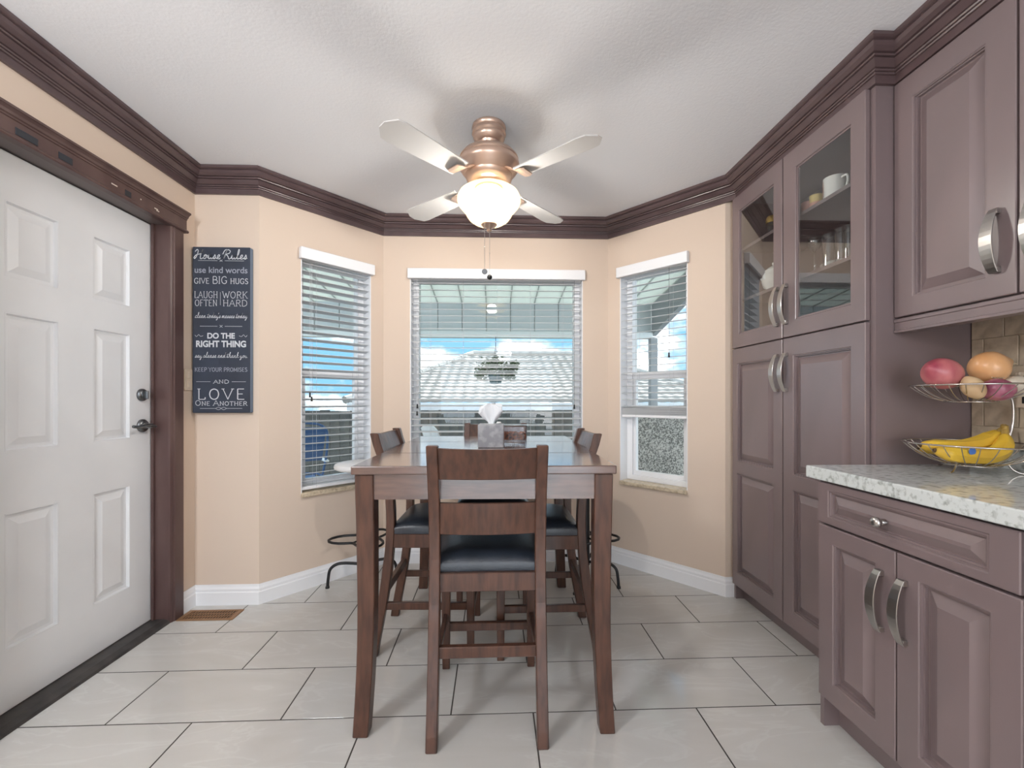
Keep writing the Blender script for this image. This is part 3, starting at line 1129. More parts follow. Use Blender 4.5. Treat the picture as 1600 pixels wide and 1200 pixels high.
# ------------------------------------------------------------------ bar stools by the bay walls
def make_stool():
    t = thing('bar_stool', '-', 'stool', (0, 0, 0), 'black iron bar stools with white seats')
    MB().lathe([(0.0, 0.722), (0.150, 0.722), (0.168, 0.730), (0.172, 0.742), (0.168, 0.756), (0.150, 0.764), (0.0, 0.766)], n=36).build('seat', 'stool_seat', t, smooth=True)
    MB().lathe([(0.0, 0.704), (0.06, 0.704), (0.06, 0.722), (0.0, 0.722)], n=20).build('swivel_plate', 'dark_iron', t)
    MB().lathe([(0.0, 0.11), (0.022, 0.11), (0.022, 0.704), (0.0, 0.704)], n=16).build('column', 'dark_iron', t, smooth=True)
    for k in range(4):
        a = math.radians(90 * k + 8)
        ca, sa = math.cos(a), math.sin(a)
        pts = cr([(r * ca, r * sa, z) for r, z in ((0.015, 0.128), (0.10, 0.142), (0.155, 0.140), (0.192, 0.112), (0.203, 0.055), (0.207, 0.009))], 5)
        g = MB().tube(pts, 0.009, 10).build('leg', 'dark_iron', t, smooth=True)
        MB().lathe([(0.0, 0.0), (0.013, 0.0), (0.012, 0.012), (0.0, 0.012)], (0.207 * ca, 0.207 * sa, 0), 12).build('foot_cap', 'black', g)
    # foot rest: a ring of three pointed lobes welded to the column
    pts = []
    for k in range(36):
        a = 2 * math.pi * k / 36
        r = 0.150 + 0.055 * math.cos(3 * a + math.pi)
        pts.append((r * math.cos(a), r * math.sin(a), 0.285))
    MB().tube(pts, 0.008, 8, closed=True).build('foot_rest', 'dark_iron', t, smooth=True)
    for k in range(3):
        a = math.radians(60 + 120 * k) + math.pi / 3
        MB().tube([(0.018 * math.cos(a), 0.018 * math.sin(a), 0.285), (0.098 * math.cos(a), 0.098 * math.sin(a), 0.285)], 0.006, 8).build('spoke', 'dark_iron', t, smooth=True)
    return t


stool = make_stool()
stools = [(-0.935, 2.725, 0.12, 'black iron bar stool with white round seat under the left bay window'),
          (0.472, 2.760, 0.9, 'black iron bar stool with white round seat behind the right chair')]
for i, (xc, zc, rot, lab) in enumerate(stools):
    o = stool if i == 0 else dup(stool)
    x, y = cam2w(xc, zc)
    o.location = (x, y, 0)
    o.rotation_euler = (0, 0, rot)
    o['label'] = lab

# ------------------------------------------------------------------ things on the table
def table_pt(xc, zc):
    return cam2w(xc, zc)


x, y = table_pt(-0.100, 2.10)
tb = thing('tissue_box', 'grey floral cube tissue box with a white tissue pulled up', 'tissue box', (0, 0, 0))
h = 0.061
MB().box(-h, h, -h, h, 0, 0.110).build('carton', 'tissue_box', tb, bevel=0.003)
MB().lathe([(0.0, 0.1105), (0.034, 0.1105), (0.034, 0.1112), (0.0, 0.1112)], n=24).build('opening', 'white_ceramic', tb)
b = MB()
rings = []
for z, r, a in ((0.108, 0.012, 0.3), (0.125, 0.020, 0.45), (0.150, 0.040, 0.35), (0.175, 0.056, 0.28), (0.190, 0.052, 0.22), (0.206, 0.020, 0.3)):
    ring = []
    for k in range(32):
        t = 2 * math.pi * k / 32
        rr = r * (1 + 0.14 * math.sin(5 * t + z * 60))
        zz = z + (0.010 * math.sin(3 * t + 1) + 0.006 * math.sin(7 * t)) * (r / 0.056)
        ring.append((rr * math.cos(t), rr * a * math.sin(t) + 0.008 * math.cos(4 * t) * r / 0.05, zz))
    rings.append(ring)
b.loops(rings, True, True, True)
b.build('tissue', 'tissue', tb, smooth=True)
tb.location = (x, y, TZ)
tb.rotation_euler = (0, 0, -YAW)

x, y = table_pt(0.010, 2.26)
cn = thing('snack_container', 'clear plastic container of orange snacks behind the tissue box', 'container', (0, 0, 0))


def rr_ring(hx, hy, z, r=0.012, n=4):
    out = []
    for cx, cy, a0 in ((hx - r, hy - r, 0), (-hx + r, hy - r, 90), (-hx + r, -hy + r, 180), (hx - r, -hy + r, 270)):
        for k in range(n + 1):
            a = math.radians(a0 + 90 * k / n)
            out.append((cx + r * math.cos(a), cy + r * math.sin(a), z))
    return out


MB().loops([rr_ring(0.062, 0.045, 0.0), rr_ring(0.068, 0.050, 0.088), rr_ring(0.0655, 0.0475, 0.088), rr_ring(0.060, 0.043, 0.003)], True, True, True).build('tub', 'clear_plastic', cn, smooth=True)
MB().loops([rr_ring(0.074, 0.055, 0.0885), rr_ring(0.075, 0.056, 0.094), rr_ring(0.066, 0.047, 0.097)], True, True, True).build('lid', 'clear_plastic', cn, smooth=True)
b = MB()
b.loops([rr_ring(0.058, 0.041, 0.022), rr_ring(0.062, 0.045, 0.050)], True, True, False)
g = []
for j in range(9):
    g.append([b.p((-0.058 + 0.116 * i / 14, -0.041 + 0.082 * j / 8, 0.050 + random.uniform(0, 0.012))) for i in range(15)])
for j in range(8):
    for i in range(14):
        b.f.append([g[j][i], g[j][i + 1], g[j + 1][i + 1], g[j + 1][i]])
tag(b.build('snacks', 'snack', cn), kind='stuff')
cn.location = (x, y, TZ)
cn.rotation_euler = (0, 0, -YAW)
x, y = table_pt(-0.070, 2.30)
bt = thing('salt_shaker', 'small white shaker standing behind the tissue box', 'shaker', (x, y, TZ))
MB().lathe([(0.0, 0.0), (0.017, 0.0), (0.018, 0.03), (0.013, 0.085), (0.0, 0.085)], (x, y, TZ), 18).build('body', 'white_ceramic', bt, smooth=True)
MB().lathe([(0.0, 0.085), (0.0145, 0.085), (0.0145, 0.103), (0.010, 0.110), (0.0, 0.111)], (x, y, TZ), 18).build('cap', 'white_vinyl', bt, smooth=True)

# ------------------------------------------------------------------ ceiling fan with light
fx, fy = cam2w(-0.108, 2.04)
fan = thing('ceiling_fan', 'copper ceiling fan with pale blades and a lit frosted glass bowl', 'ceiling fan', (fx, fy, CEIL))
c = (fx, fy, 0)
MB().lathe([(0.0, 2.4385), (0.078, 2.4385), (0.080, 2.428), (0.074, 2.420), (0.078, 2.412), (0.080, 2.402), (0.073, 2.394), (0.075, 2.386), (0.070, 2.374),
            (0.058, 2.362), (0.050, 2.356), (0.0, 2.355)], c, 40).build('canopy', 'copper', fan, smooth=True)
MB().lathe([(0.0, 2.357), (0.056, 2.357), (0.052, 2.345), (0.050, 2.335), (0.055, 2.325), (0.060, 2.316), (0.0, 2.316)], c, 32).build('neck', 'copper', fan, smooth=True)
MB().lathe([(0.0, 2.326), (0.07, 2.326), (0.10, 2.318), (0.125, 2.303), (0.137, 2.288), (0.139, 2.281), (0.136, 2.277), (0.142, 2.268), (0.144, 2.256),
            (0.141, 2.244), (0.134, 2.236), (0.130, 2.228), (0.118, 2.214), (0.112, 2.206), (0.0, 2.205)], c, 48).build('motor_housing', 'copper', fan, smooth=True)
MB().lathe([(0.0, 2.206), (0.110, 2.206), (0.106, 2.190), (0.085, 2.176), (0.060, 2.170), (0.058, 2.155), (0.062, 2.150), (0.062, 2.142), (0.0, 2.142)], c, 40).build('switch_housing', 'copper', fan, smooth=True)
# frosted glass bowl, open at the top
prof = [(0.060, 2.152), (0.085, 2.150), (0.118, 2.138), (0.138, 2.122), (0.148, 2.104), (0.149, 2.088), (0.142, 2.070), (0.128, 2.054), (0.114, 2.038),
        (0.104, 2.020), (0.092, 2.004), (0.072, 1.990), (0.045, 1.981), (0.020, 1.978)]
lower = prof[3:]
bowl = MB().lathe(lower, c, 48).build('glass_bowl', 'lamp_glass', fan, smooth=True)
MB().lathe(prof[:4], c, 48).build('bowl_shoulder', 'lamp_glass_upper', bowl, smooth=True)
MB().lathe([(0.0, 1.984), (0.036, 1.984), (0.038, 1.978), (0.030, 1.970), (0.014, 1.964), (0.009, 1.956), (0.011, 1.950), (0.006, 1.944), (0.0, 1.943)], c, 24).build('finial', 'copper', fan, smooth=True)
for k in range(4):
    a = math.radians(45 + 90 * k + 3)
    ca, sa = math.cos(a), math.sin(a)
    R = lambda q: (fx + q[0] * ca - q[1] * sa, fy + q[0] * sa + q[1] * ca, q[2])
    b = MB(R)
    rings = []
    for r, z, w in ((0.095, 2.212, 0.016), (0.125, 2.205, 0.018), (0.150, 2.190, 0.022), (0.170, 2.172, 0.030), (0.190, 2.160, 0.038), (0.215, 2.156, 0.040), (0.232, 2.156, 0.030)):
        rings.append([(r, -w, z - 0.003), (r, w, z - 0.003), (r, w, z + 0.002), (r, -w, z + 0.002)])
    b.loops(rings)
    ir = b.build('blade_iron', 'copper', fan, bevel=0.001)
    b = MB(R)
    tw = math.tan(math.radians(9))
    out = []
    for k2 in range(13):
        s = k2 / 12
        r = 0.185 + 0.395 * s
        w = 0.050 + 0.016 * s
        if s > 0.85:
            w *= math.sqrt(max(0.05, 1 - ((s - 0.85) / 0.155) ** 2))
        out.append([(r, -w, 2.1625 - w * tw + 0.004), (r, w, 2.1625 + w * tw + 0.004), (r, w, 2.1675 + w * tw + 0.004), (r, -w, 2.1675 - w * tw + 0.004)])
    b.loops(out)
    b.build('blade', 'blade', fan)
for (dx, zb, kind) in ((-0.020, 1.762, 'disc'), (0.003, 1.735, 'ball')):
    ch = MB().tube([(fx + dx, fy - 0.03, 1.985), (fx + dx, fy - 0.03, zb)], 0.0011, 6).build('pull_chain', 'steel', fan)
    if kind == 'disc':
        MB().lathe([(0.0, -0.003), (0.011, -0.003), (0.013, 0.0), (0.011, 0.003), (0.0, 0.003)], (fx + dx, fy - 0.03, zb - 0.012), 20, 'y').build('chain_pendant', 'pewter', ch, smooth=True)
    else:
        MB().lathe([(0.0, -0.013), (0.006, -0.011), (0.0115, -0.005), (0.012, 0.002), (0.008, 0.009), (0.0, 0.012)], (fx + dx, fy - 0.03, zb - 0.010), 18).build('chain_pendant', 'black', ch, smooth=True)
    MB().lathe([(0.0, -0.004), (0.003, 0.0), (0.0, 0.004)], (fx + dx, fy - 0.03, 1.865 if kind == 'disc' else 1.835), 10).build('chain_bead', 'steel', ch)
ld = bpy.data.lights.new('fan_bulbs', 'POINT')
ld.energy = 36
ld.color = (1.0, 0.97, 0.92)
ld.shadow_soft_size = 0.05
lo = bpy.data.objects.new('fan_bulbs', ld)
COL.objects.link(lo)
lo.location = (fx, fy, 2.075)
lo.parent = fan
lo.matrix_parent_inverse = WM[fan.name].inverted()

# ------------------------------------------------------------------ house rules sign
SX0, SX1, SY, SZ0, SZ1 = -1.682, -1.368, 2.488, 1.083, 2.010
sign = thing('wall_sign', 'tall navy canvas sign of house rules in white lettering beside the door', 'sign', (-1.525, 2.50, SZ0))
MB().box(SX0, SX1, SY, 2.5185, SZ0, SZ1).build('canvas', 'sign_canvas', sign, bevel=0.003)
MB().box(SX1 - 0.0002, SX1 + 0.0012, SY + 0.003, 2.517, SZ0 + 0.003, SZ1 - 0.003).build('canvas_edge', 'sign_edge', sign)

CAPS = {
    'A': ([[(0, 0), (.4, 1), (.8, 0)], [(.15, .36), (.65, .36)]], .8), 'B': ([[(.1, 0), (.1, 1)], [(.1, 1), (.4, 1), (.58, .88), (.58, .65), (.4, .53), (.1, .53)], [(.4, .53), (.66, .42), (.68, .15), (.48, 0), (.1, 0)]], .7),
    'D': ([[(.1, 0), (.1, 1)], [(.1, 1), (.4, 1), (.7, .8), (.76, .5), (.7, .2), (.4, 0), (.1, 0)]], .78), 'E': ([[(.1, 0), (.1, 1)], [(.1, 1), (.6, 1)], [(.1, .52), (.5, .52)], [(.1, 0), (.62, 0)]], .64),
    'F': ([[(.1, 0), (.1, 1)], [(.1, 1), (.6, 1)], [(.1, .52), (.48, .52)]], .6), 'G': ([[(.72, .8), (.6, .97), (.4, 1), (.14, .84), (.05, .5), (.14, .16), (.4, 0), (.62, .06), (.72, .2), (.72, .42)], [(.5, .42), (.8, .42)]], .8),
    'H': ([[(.1, 0), (.1, 1)], [(.68, 0), (.68, 1)], [(.1, .52), (.68, .52)]], .78), 'I': ([[(.12, 0), (.12, 1)]], .24), 'K': ([[(.1, 0), (.1, 1)], [(.65, 1), (.1, .42)], [(.28, .6), (.7, 0)]], .74),
    'L': ([[(.1, 0), (.1, 1)], [(.1, 0), (.58, 0), (.6, .2)]], .6), 'M': ([[(.08, 0), (.1, 1), (.45, .15), (.8, 1), (.84, 0)]], .92), 'N': ([[(.1, 0), (.1, 1), (.68, 0), (.68, 1)]], .78),
    'O': ([[(.4, 1), (.15, .86), (.05, .5), (.15, .14), (.4, 0), (.65, .14), (.75, .5), (.65, .86), (.4, 1)]], .8), 'P': ([[(.1, 0), (.1, 1)], [(.1, 1), (.42, 1), (.62, .88), (.62, .6), (.42, .47), (.1, .47)]], .66),
    'R': ([[(.1, 0), (.1, 1)], [(.1, 1), (.42, 1), (.6, .88), (.6, .65), (.42, .52), (.1, .52)], [(.36, .52), (.7, 0)]], .72), 'S': ([[(.52, .84), (.4, .98), (.22, .98), (.08, .84), (.1, .64), (.3, .52), (.5, .4), (.55, .2), (.42, .03), (.2, .0), (.06, .15)]], .6),
    'T': ([[(.36, 0), (.36, 1)], [(.02, .84), (.02, 1), (.7, 1), (.7, .84)]], .72), 'U': ([[(.1, 1), (.1, .25), (.22, .04), (.4, 0), (.58, .04), (.68, .25), (.68, 1)]], .78), 'V': ([[(0, 1), (.38, 0), (.76, 1)]], .76),
    'W': ([[(0, 1), (.27, 0), (.5, .8), (.73, 0), (1, 1)]], 1.0), 'Y': ([[(0, 1), (.36, .5), (.72, 1)], [(.36, .5), (.36, 0)]], .72)}
SERIF = {'A': [(0, 0), (.8, 0)], 'F': [(.1, 0)], 'H': [(.1, 0), (.1, 1), (.68, 0), (.68, 1)], 'I': [(.12, 0), (.12, 1)], 'K': [(.1, 0), (.1, 1), (.65, 1), (.7, 0)],
         'L': [(.1, 1)], 'M': [(.08, 0), (.84, 0)], 'N': [(.1, 0), (.1, 1), (.68, 1)], 'P': [(.1, 0)], 'R': [(.1, 0), (.7, 0)], 'T': [(.36, 0)], 'U': [(.1, 1), (.68, 1)], 'V': [(0, 1), (.76, 1)],
         'W': [(0, 1), (1, 1)], 'Y': [(0, 1), (.72, 1), (.36, 0)]}
SCR = {'a': ([(0, .02), (.12, .2), (.3, .43), (.16, .40), (.08, .15), (.18, .0), (.32, .2), (.35, .44), (.33, .1), (.42, 0), (.5, .1)], .5),
       'c': ([(0, .02), (.14, .34), (.30, .40), (.22, .45), (.1, .28), (.12, .05), (.24, 0), (.4, .12)], .4),
       'd': ([(0, .02), (.12, .2), (.3, .42), (.16, .40), (.08, .15), (.18, .0), (.32, .25), (.42, 1.0), (.36, .3), (.4, .02), (.5, .1)], .5),
       'e': ([(0, .02), (.2, .18), (.28, .36), (.2, .45), (.1, .3), (.12, .05), (.24, 0), (.4, .12)], .4),
       'h': ([(0, .02), (.2, .6), (.24, 1.0), (.16, .95), (.1, .4), (.08, 0), (.16, .3), (.28, .44), (.33, .3), (.3, .05), (.38, 0), (.48, .12)], .48),
       'k': ([(0, .02), (.2, .6), (.24, 1.0), (.16, .95), (.1, .4), (.08, 0), (.16, .3), (.3, .45), (.28, .3), (.14, .24), (.32, .02), (.46, .1)], .46),
       'l': ([(0, .02), (.2, .6), (.22, 1.0), (.14, .95), (.1, .3), (.16, .0), (.32, .12)], .32),
       'm': ([(0, .02), (.08, .42), (.08, 0), (.16, .35), (.24, .42), (.26, 0), (.34, .35), (.42, .42), (.44, .05), (.52, 0), (.6, .1)], .6),
       'n': ([(0, .02), (.08, .42), (.08, 0), (.18, .38), (.27, .42), (.29, .05), (.36, 0), (.46, .1)], .46),
       'o': ([(0, .02), (.1, .2), (.24, .45), (.1, .35), (.08, .1), (.2, 0), (.32, .2), (.26, .42), (.44, .30)], .44),
       'p': ([(0, .02), (.12, .45), (.04, -.4), (.1, .2), (.22, .44), (.34, .3), (.28, .02), (.14, .06), (.42, .08)], .42),
       's': ([(0, .02), (.14, .3), (.18, .46), (.26, .2), (.2, .0), (.08, .06), (.36, .1)], .36),
       't': ([(0, .02), (.14, .4), (.2, .85), (.14, .2), (.2, 0), (.34, .12)], .34),
       'u': ([(0, .1), (.08, .42), (.08, .1), (.18, 0), (.3, .15), (.33, .43), (.32, .08), (.4, 0), (.48, .1)], .48),
       'y': ([(0, .1), (.08, .42), (.08, .12), (.18, .02), (.3, .2), (.33, .43), (.28, -.2), (.16, -.42), (.1, -.3), (.46, .1)], .46),
       'H': ([(-.05, .75), (.1, .98), (.22, .8), (.14, .3), (.0, .02), (-.1, .12), (.1, .42), (.5, .55), (.66, 1.0), (.52, .5), (.5, .05), (.62, 0), (.74, .1)], .74),
       'R': ([(-.04, .5), (.1, .9), (.3, .95), (.2, .4), (.1, .0), (.22, .6), (.36, .98), (.62, .86), (.55, .6), (.28, .5), (.46, .3), (.6, 0), (.78, .1)], .78)}


def ribbon(b, pts, w, X, Z, kx, kz, shear=0.0, off=0.0):
    P = [Vector(((q[0] + shear * q[1]) * kx, q[1] * kz)) for q in pts]
    L, R_ = [], []
    for i, q in enumerate(P):
        a, c2 = P[max(0, i - 1)], P[min(len(P) - 1, i + 1)]
        d = (c2 - a)
        d = d.normalized() if d.length > 1e-9 else Vector((1, 0))
        n = Vector((-d.y, d.x)) * w
        L.append(b.p((X + q.x + n.x, SY - 0.0012 - off, Z + q.y + n.y)))
        R_.append(b.p((X + q.x - n.x, SY - 0.0012 - off, Z + q.y - n.y)))
    for i in range(len(P) - 1):
        b.f.append([L[i], R_[i], R_[i + 1], L[i + 1]])


def caps_line(name, text, xc, zbase, width, height, w=0.0016, m='sign_ink', smallcaps=False, gap=0.16, scales=None):
    items, total = [], 0
    for wi, word in enumerate(text.split(' ')):
        for ci, ch in enumerate(word):
            s = 1.0 if (not smallcaps or ci == 0) else 0.78
            if scales:
                s = scales[wi]
            items.append((ch, total, s))
            total += (CAPS[ch][1] + gap) * s
        total += 0.38
    total -= 0.38 + gap
    kx = width / total
    b = MB()
    for ch, x0, s in items:
        X = xc - width / 2 + x0 * kx
        for st in CAPS[ch][0]:
            pp = cr([(q[0], q[1], 0) for q in st], 5) if ch in 'OSGUDBPR' and len(st) > 4 else [Vector((q[0], q[1], 0)) for q in st]
            if ch in 'OSGUDBPR' and len(st) > 4:
                ribbon(b, pp, w, X, zbase, kx * s, height * s)
            else:
                for q0, q1 in zip(pp[:-1], pp[1:]):
                    ww = w * (1.0 if abs(q0.x - q1.x) < 0.3 else 0.75)
                    ribbon(b, [q0, q1], ww, X, zbase, kx * s, height * s)
        for (sx, sz) in SERIF.get(ch, []):
            ribbon(b, [(sx - 0.12, sz), (sx + 0.12, sz)], w * 0.6, X, zbase, kx * s, height * s)
    b.build(name, m, sign, recenter=True, weld=False)


def script_line(name, text, xc, zbase, width, height, w=0.0011, m='sign_ink', shear=0.18):
    items, total = [], 0
    for ch in text:
        if ch == ' ':
            total += 0.2
            continue
        if ch == "'":
            items.append((ch, total))
            total += 0.06
            continue
        items.append((ch, total))
        total += SCR[ch][1]
    kx = width / total
    b = MB()
    for ch, x0 in items:
        X = xc - width / 2 + x0 * kx
        if ch == "'":
            ribbon(b, [(0.1, 0.95), (0.02, 0.7)], w, X, zbase, kx, height)
            continue
        ribbon(b, cr([(q[0], q[1], 0) for q in SCR[ch][0]], 5), w, X, zbase, kx, height, shear)
        if ch == 't':
            ribbon(b, [(.0, .58), (.36, .62)], w, X, zbase, kx, height, shear)
    b.build(name, m, sign, weld=False)


def sans_line(name, text, xc, zbase, width, height, m='sign_ink', bold=0.03):
    cu = bpy.data.curves.new('lettering', 'FONT')
    cu.body = text
    cu.offset = bold
    cu.align_x = 'CENTER'
    o = bpy.data.objects.new('lettering', cu)
    COL.objects.link(o)
    dg = bpy.context.evaluated_depsgraph_get()
    me = bpy.data.meshes.new_from_object(o.evaluated_get(dg))
    bpy.data.objects.remove(o)
    b = MB()
    xs = [v.co.x for v in me.vertices]
    top = max(v.co.y for v in me.vertices)
    x0, x1 = min(xs), max(xs)
    k = width / (x1 - x0)
    kz = height / top
    for v in me.vertices:
        b.v.append(Vector((xc + (v.co.x - (x0 + x1) / 2) * k, SY - 0.0012, zbase + v.co.y * kz)))
    for f in me.polygons:
        b.f.append(list(f.vertices))
    b.build(name, m, sign, weld=False)
    bpy.data.meshes.remove(me)


def sy(py):                                   # height on the sign, from a fraction of its face
    return SZ1 - (SZ1 - SZ0) * py


def rule(parts, z, w=0.0009):
    b = MB()
    for (a, c2) in parts:
        ribbon(b, [(a, 0), (c2, 0)], w, -1.525, z, 1, 1)
    b.build('rule_line', 'sign_ink', sign, weld=False)


SCX = -1.525
script_line('lettering', 'House Rules', SCX, sy(0.072), 0.285, 0.052, 0.0021, shear=0.12)
rule([(-0.125, -0.02), (0.02, 0.125)], sy(0.083))
sans_line('lettering', 'use kind words', SCX, sy(0.157), 0.288, 0.034, 'sign_ink_grey', 0.014)
caps_line('lettering', 'GIVE BIG HUGS', SCX, sy(0.221), 0.292, 0.036, 0.0017, scales=(0.8, 1.1, 0.8))
caps_line('lettering', 'LAUGH', SCX - 0.082, sy(0.308), 0.125, 0.036, 0.0014)
caps_line('lettering', 'OFTEN', SCX - 0.082, sy(0.356), 0.120, 0.034, 0.0014)
caps_line('lettering', 'WORK', SCX + 0.076, sy(0.308), 0.135, 0.036, 0.0014)
caps_line('lettering', 'HARD', SCX + 0.076, sy(0.356), 0.130, 0.034, 0.0014)
b = MB()
ribbon(b, [(0, -0.036), (0, 0.036)], 0.0009, SCX - 0.004, sy(0.312), 1, 1)
b.build('rule_line', 'sign_ink', sign, weld=False)
script_line('lettering', "clean today's messes today", SCX, sy(0.428), 0.285, 0.030, 0.0011)
rule([(-0.115, -0.02), (0.02, 0.115)], sy(0.478))
b = MB()
for sgn in (-1, 1):
    ribbon(b, cr([(0.008 * sgn, 0.006, 0), (0.0, 0.0, 0), (0.008 * sgn, -0.006, 0)], 4), 0.0009, SCX, sy(0.478), 1, 1)
for zz in (0.083,):
    for sgn in (-1, 1):
        ribbon(b, cr([(0.008 * sgn, 0.005, 0), (0.0, 0.0, 0), (0.008 * sgn, -0.005, 0)], 4), 0.0009, SCX, sy(zz), 1, 1)
for sgn in (-1, 1):
    ribbon(b, cr([(sgn * 0.142, 0.004, 0), (sgn * 0.134, -0.006, 0), (sgn * 0.122, 0.006, 0), (sgn * 0.112, -0.004, 0), (sgn * 0.098, 0.0, 0)], 4), 0.0009, SCX, sy(0.535), 1, 1)
b.build('ornament', 'sign_ink', sign, weld=False)
sans_line('lettering', 'DO THE', SCX, sy(0.551), 0.150, 0.031, 'sign_ink', 0.035)
sans_line('lettering', 'RIGHT THING', SCX, sy(0.602), 0.272, 0.035, 'sign_ink', 0.035)
script_line('lettering', 'say please and thank you', SCX, sy(0.667), 0.285, 0.030, 0.0011)
caps_line('lettering', 'KEEP YOUR PROMISES', SCX, sy(0.750), 0.285, 0.021, 0.0016, 'sign_ink_grey')
rule([(-0.135, -0.058), (0.058, 0.135)], sy(0.812))
caps_line('lettering', 'AND', SCX, sy(0.822), 0.082, 0.019, 0.0013)
caps_line('lettering', 'LOVE', SCX, sy(0.918), 0.255, 0.058, 0.0028, gap=0.30)
caps_line('lettering', 'ONE ANOTHER', SCX, sy(0.955), 0.280, 0.028, 0.0015, smallcaps=True)
rule([(-0.115, -0.03), (0.03, 0.115)], sy(0.973))
b = MB()
ribbon(b, cr([(-0.03, 0, 0), (-0.012, 0.007, 0), (0.012, -0.007, 0), (0.03, 0, 0)], 5), 0.0009, SCX, sy(0.973), 1, 1)
ribbon(b, cr([(-0.03, 0, 0), (-0.012, -0.007, 0), (0.012, 0.007, 0), (0.03, 0, 0)], 5), 0.0009, SCX, sy(0.973), 1, 1)
b.build('ornament', 'sign_ink', sign, weld=False)

# light switch and floor register
sw = thing('light_switch', 'beige double switch plate between the door casing and the sign', 'light switch', (XL, 2.464, 1.265))
MB().box(XL + 0.0005, XL + 0.006, 2.432, 2.494, 1.207, 1.326).build('plate', 'switch_plate', sw, bevel=0.002)
for z in (1.238, 1.292):
    MB().box(XL + 0.006, XL + 0.010, 2.452, 2.474, z - 0.017, z + 0.017).build('rocker', 'switch_plate', sw, bevel=0.0015)

vt = thing('floor_register', 'brown metal floor register set in the tiles by the door', 'floor vent', (-1.52, 2.39, 0))
VX0, VX1, VY0, VY1 = -1.662, -1.375, 2.335, 2.445
b = MB()
b.box(VX0, VX1, VY0, VY0 + 0.014, 0.0002, 0.005).box(VX0, VX1, VY1 - 0.014, VY1, 0.0002, 0.005)
b.box(VX0, VX0 + 0.022, VY0 + 0.014, VY1 - 0.014, 0.0002, 0.005).box(VX1 - 0.022, VX1, VY0 + 0.014, VY1 - 0.014, 0.0002, 0.005)
b.build('frame', 'vent_brown', vt)
MB().box(VX0 + 0.02, VX1 - 0.02, VY0 + 0.012, VY1 - 0.012, 0.0002, 0.0012).build('duct_mouth', 'vent_dark', vt)
n = 17
f0 = None
for k in range(n):
    x = VX0 + 0.030 + (VX1 - VX0 - 0.060) * k / (n - 1)
    if f0 is None:
        f0 = MB().box(x - 0.0032, x + 0.0032, VY0 + 0.014, VY1 - 0.014, 0.0015, 0.0042).build('slat', 'vent_brown', vt)
        x00 = x
    else:
        o = f0.copy()
        COL.objects.link(o)
        o.location = f0.location + Vector((x - x00, 0, 0))
for k in (1, 2):
    y = VY0 + 0.014 + (VY1 - VY0 - 0.028) * k / 3
    MB().box(VX0 + 0.022, VX1 - 0.022, y - 0.002, y + 0.002, 0.0012, 0.0046).build('cross_bar', 'vent_brown', vt)

# ------------------------------------------------------------------ things behind the pantry glass
def vessel(name, label, cat, x, y, z, prof, m, group=None, extra=None):
    t = thing(name, label, cat, (x, y, z), group)
    MB().lathe(prof, (x, y, z), 28).build('body', m, t, smooth=True)
    if extra:
        extra(t, x, y, z)
    return t


def open_cup(r0, r1, h, w=0.003):
    return [(0.0, 0.0), (r0, 0.0), (r1, h), (r1 - w, h), (r0 - w, w), (0.0, w)]


def mug_extra(t, x, y, z):
    MB().tube(cr([(x, y - 0.041, z + 0.075), (x, y - 0.066, z + 0.072), (x, y - 0.072, z + 0.048), (x, y - 0.062, z + 0.025), (x, y - 0.041, z + 0.020)]), 0.005, 8).build('handle', 'white_ceramic', t, smooth=True)
    b = MB()
    rings = []
    for zz in (0.012, 0.078):
        rings.append([(x + 0.0425 * math.cos(a), y + 0.0425 * math.sin(a), z + zz) for a in [math.radians(112 + 6 * k) for k in range(10)]])
    b.loops(rings, False, False, False)
    b.build('printed_picture', 'mug_print', t)


S1, S2, S0 = 2.0282, 1.7352, 1.4562
vessel('mug', 'white mug with a printed picture on the top glass shelf', 'mug', 1.475, 1.825, S1, open_cup(0.041, 0.042, 0.090), 'white_ceramic', None, mug_extra)
vessel('cup', 'small yellow and pink cup beside the white mug', 'cup', 1.470, 1.925, S1, open_cup(0.024, 0.028, 0.060), 'yellow_glaze', None,
       lambda t, x, y, z: MB().lathe([(0.0285, 0.012), (0.0288, 0.026)], (x, y, z), 24).build('painted_band', 'pink_glaze', t))
vessel('cup', 'small pink cup at the far end of the top shelf row', 'cup', 1.470, 1.985, S1, open_cup(0.022, 0.025, 0.055), 'pink_glaze')


def goblet(label, x, y, z, h=0.155, r=0.030):
    return vessel('goblet', label, 'glass', x, y, z, [(0.0, 0.0), (0.028, 0.0), (0.026, 0.003), (0.005, 0.008), (0.004, h * 0.55), (0.012, h * 0.62), (r, h * 0.80), (r * 0.9, h), (r * 0.9 - 0.002, h), (r - 0.002, h * 0.80), (0.008, h * 0.64), (0.0, h * 0.63)],
                  'drink_glass', 'clear glasses on the middle shelf')


goblet('stemmed clear goblet on the middle pantry shelf', 1.455, 1.915, S2)
for k, (yy, hh, lab) in enumerate(((1.845, 0.145, 'tall clear tumbler next to the stemmed goblet'), (1.790, 0.150, 'tall clear tumbler in the middle of the shelf row'),
                                   (1.735, 0.140, 'tall clear tumbler nearest the mug end of the row'), (1.690, 0.060, 'short clear shot glass at the near end of the shelf'))):
    vessel('tumbler', lab, 'glass', 1.465 + 0.012 * (k % 2), yy, S2, open_cup(0.022, 0.026 if hh > 0.1 else 0.02, hh, 0.002), 'drink_glass', 'clear glasses on the middle shelf')
b = thing('serving_bowl', 'shallow white bowl behind the goblet on the middle shelf', 'bowl', (1.60, 1.93, S2))
MB().lathe([(0.0, 0.0), (0.04, 0.0), (0.085, 0.035), (0.088, 0.05), (0.084, 0.05), (0.04, 0.006), (0.0, 0.006)], (1.60, 1.93, S2), 32).build('body', 'white_ceramic', b, smooth=True)
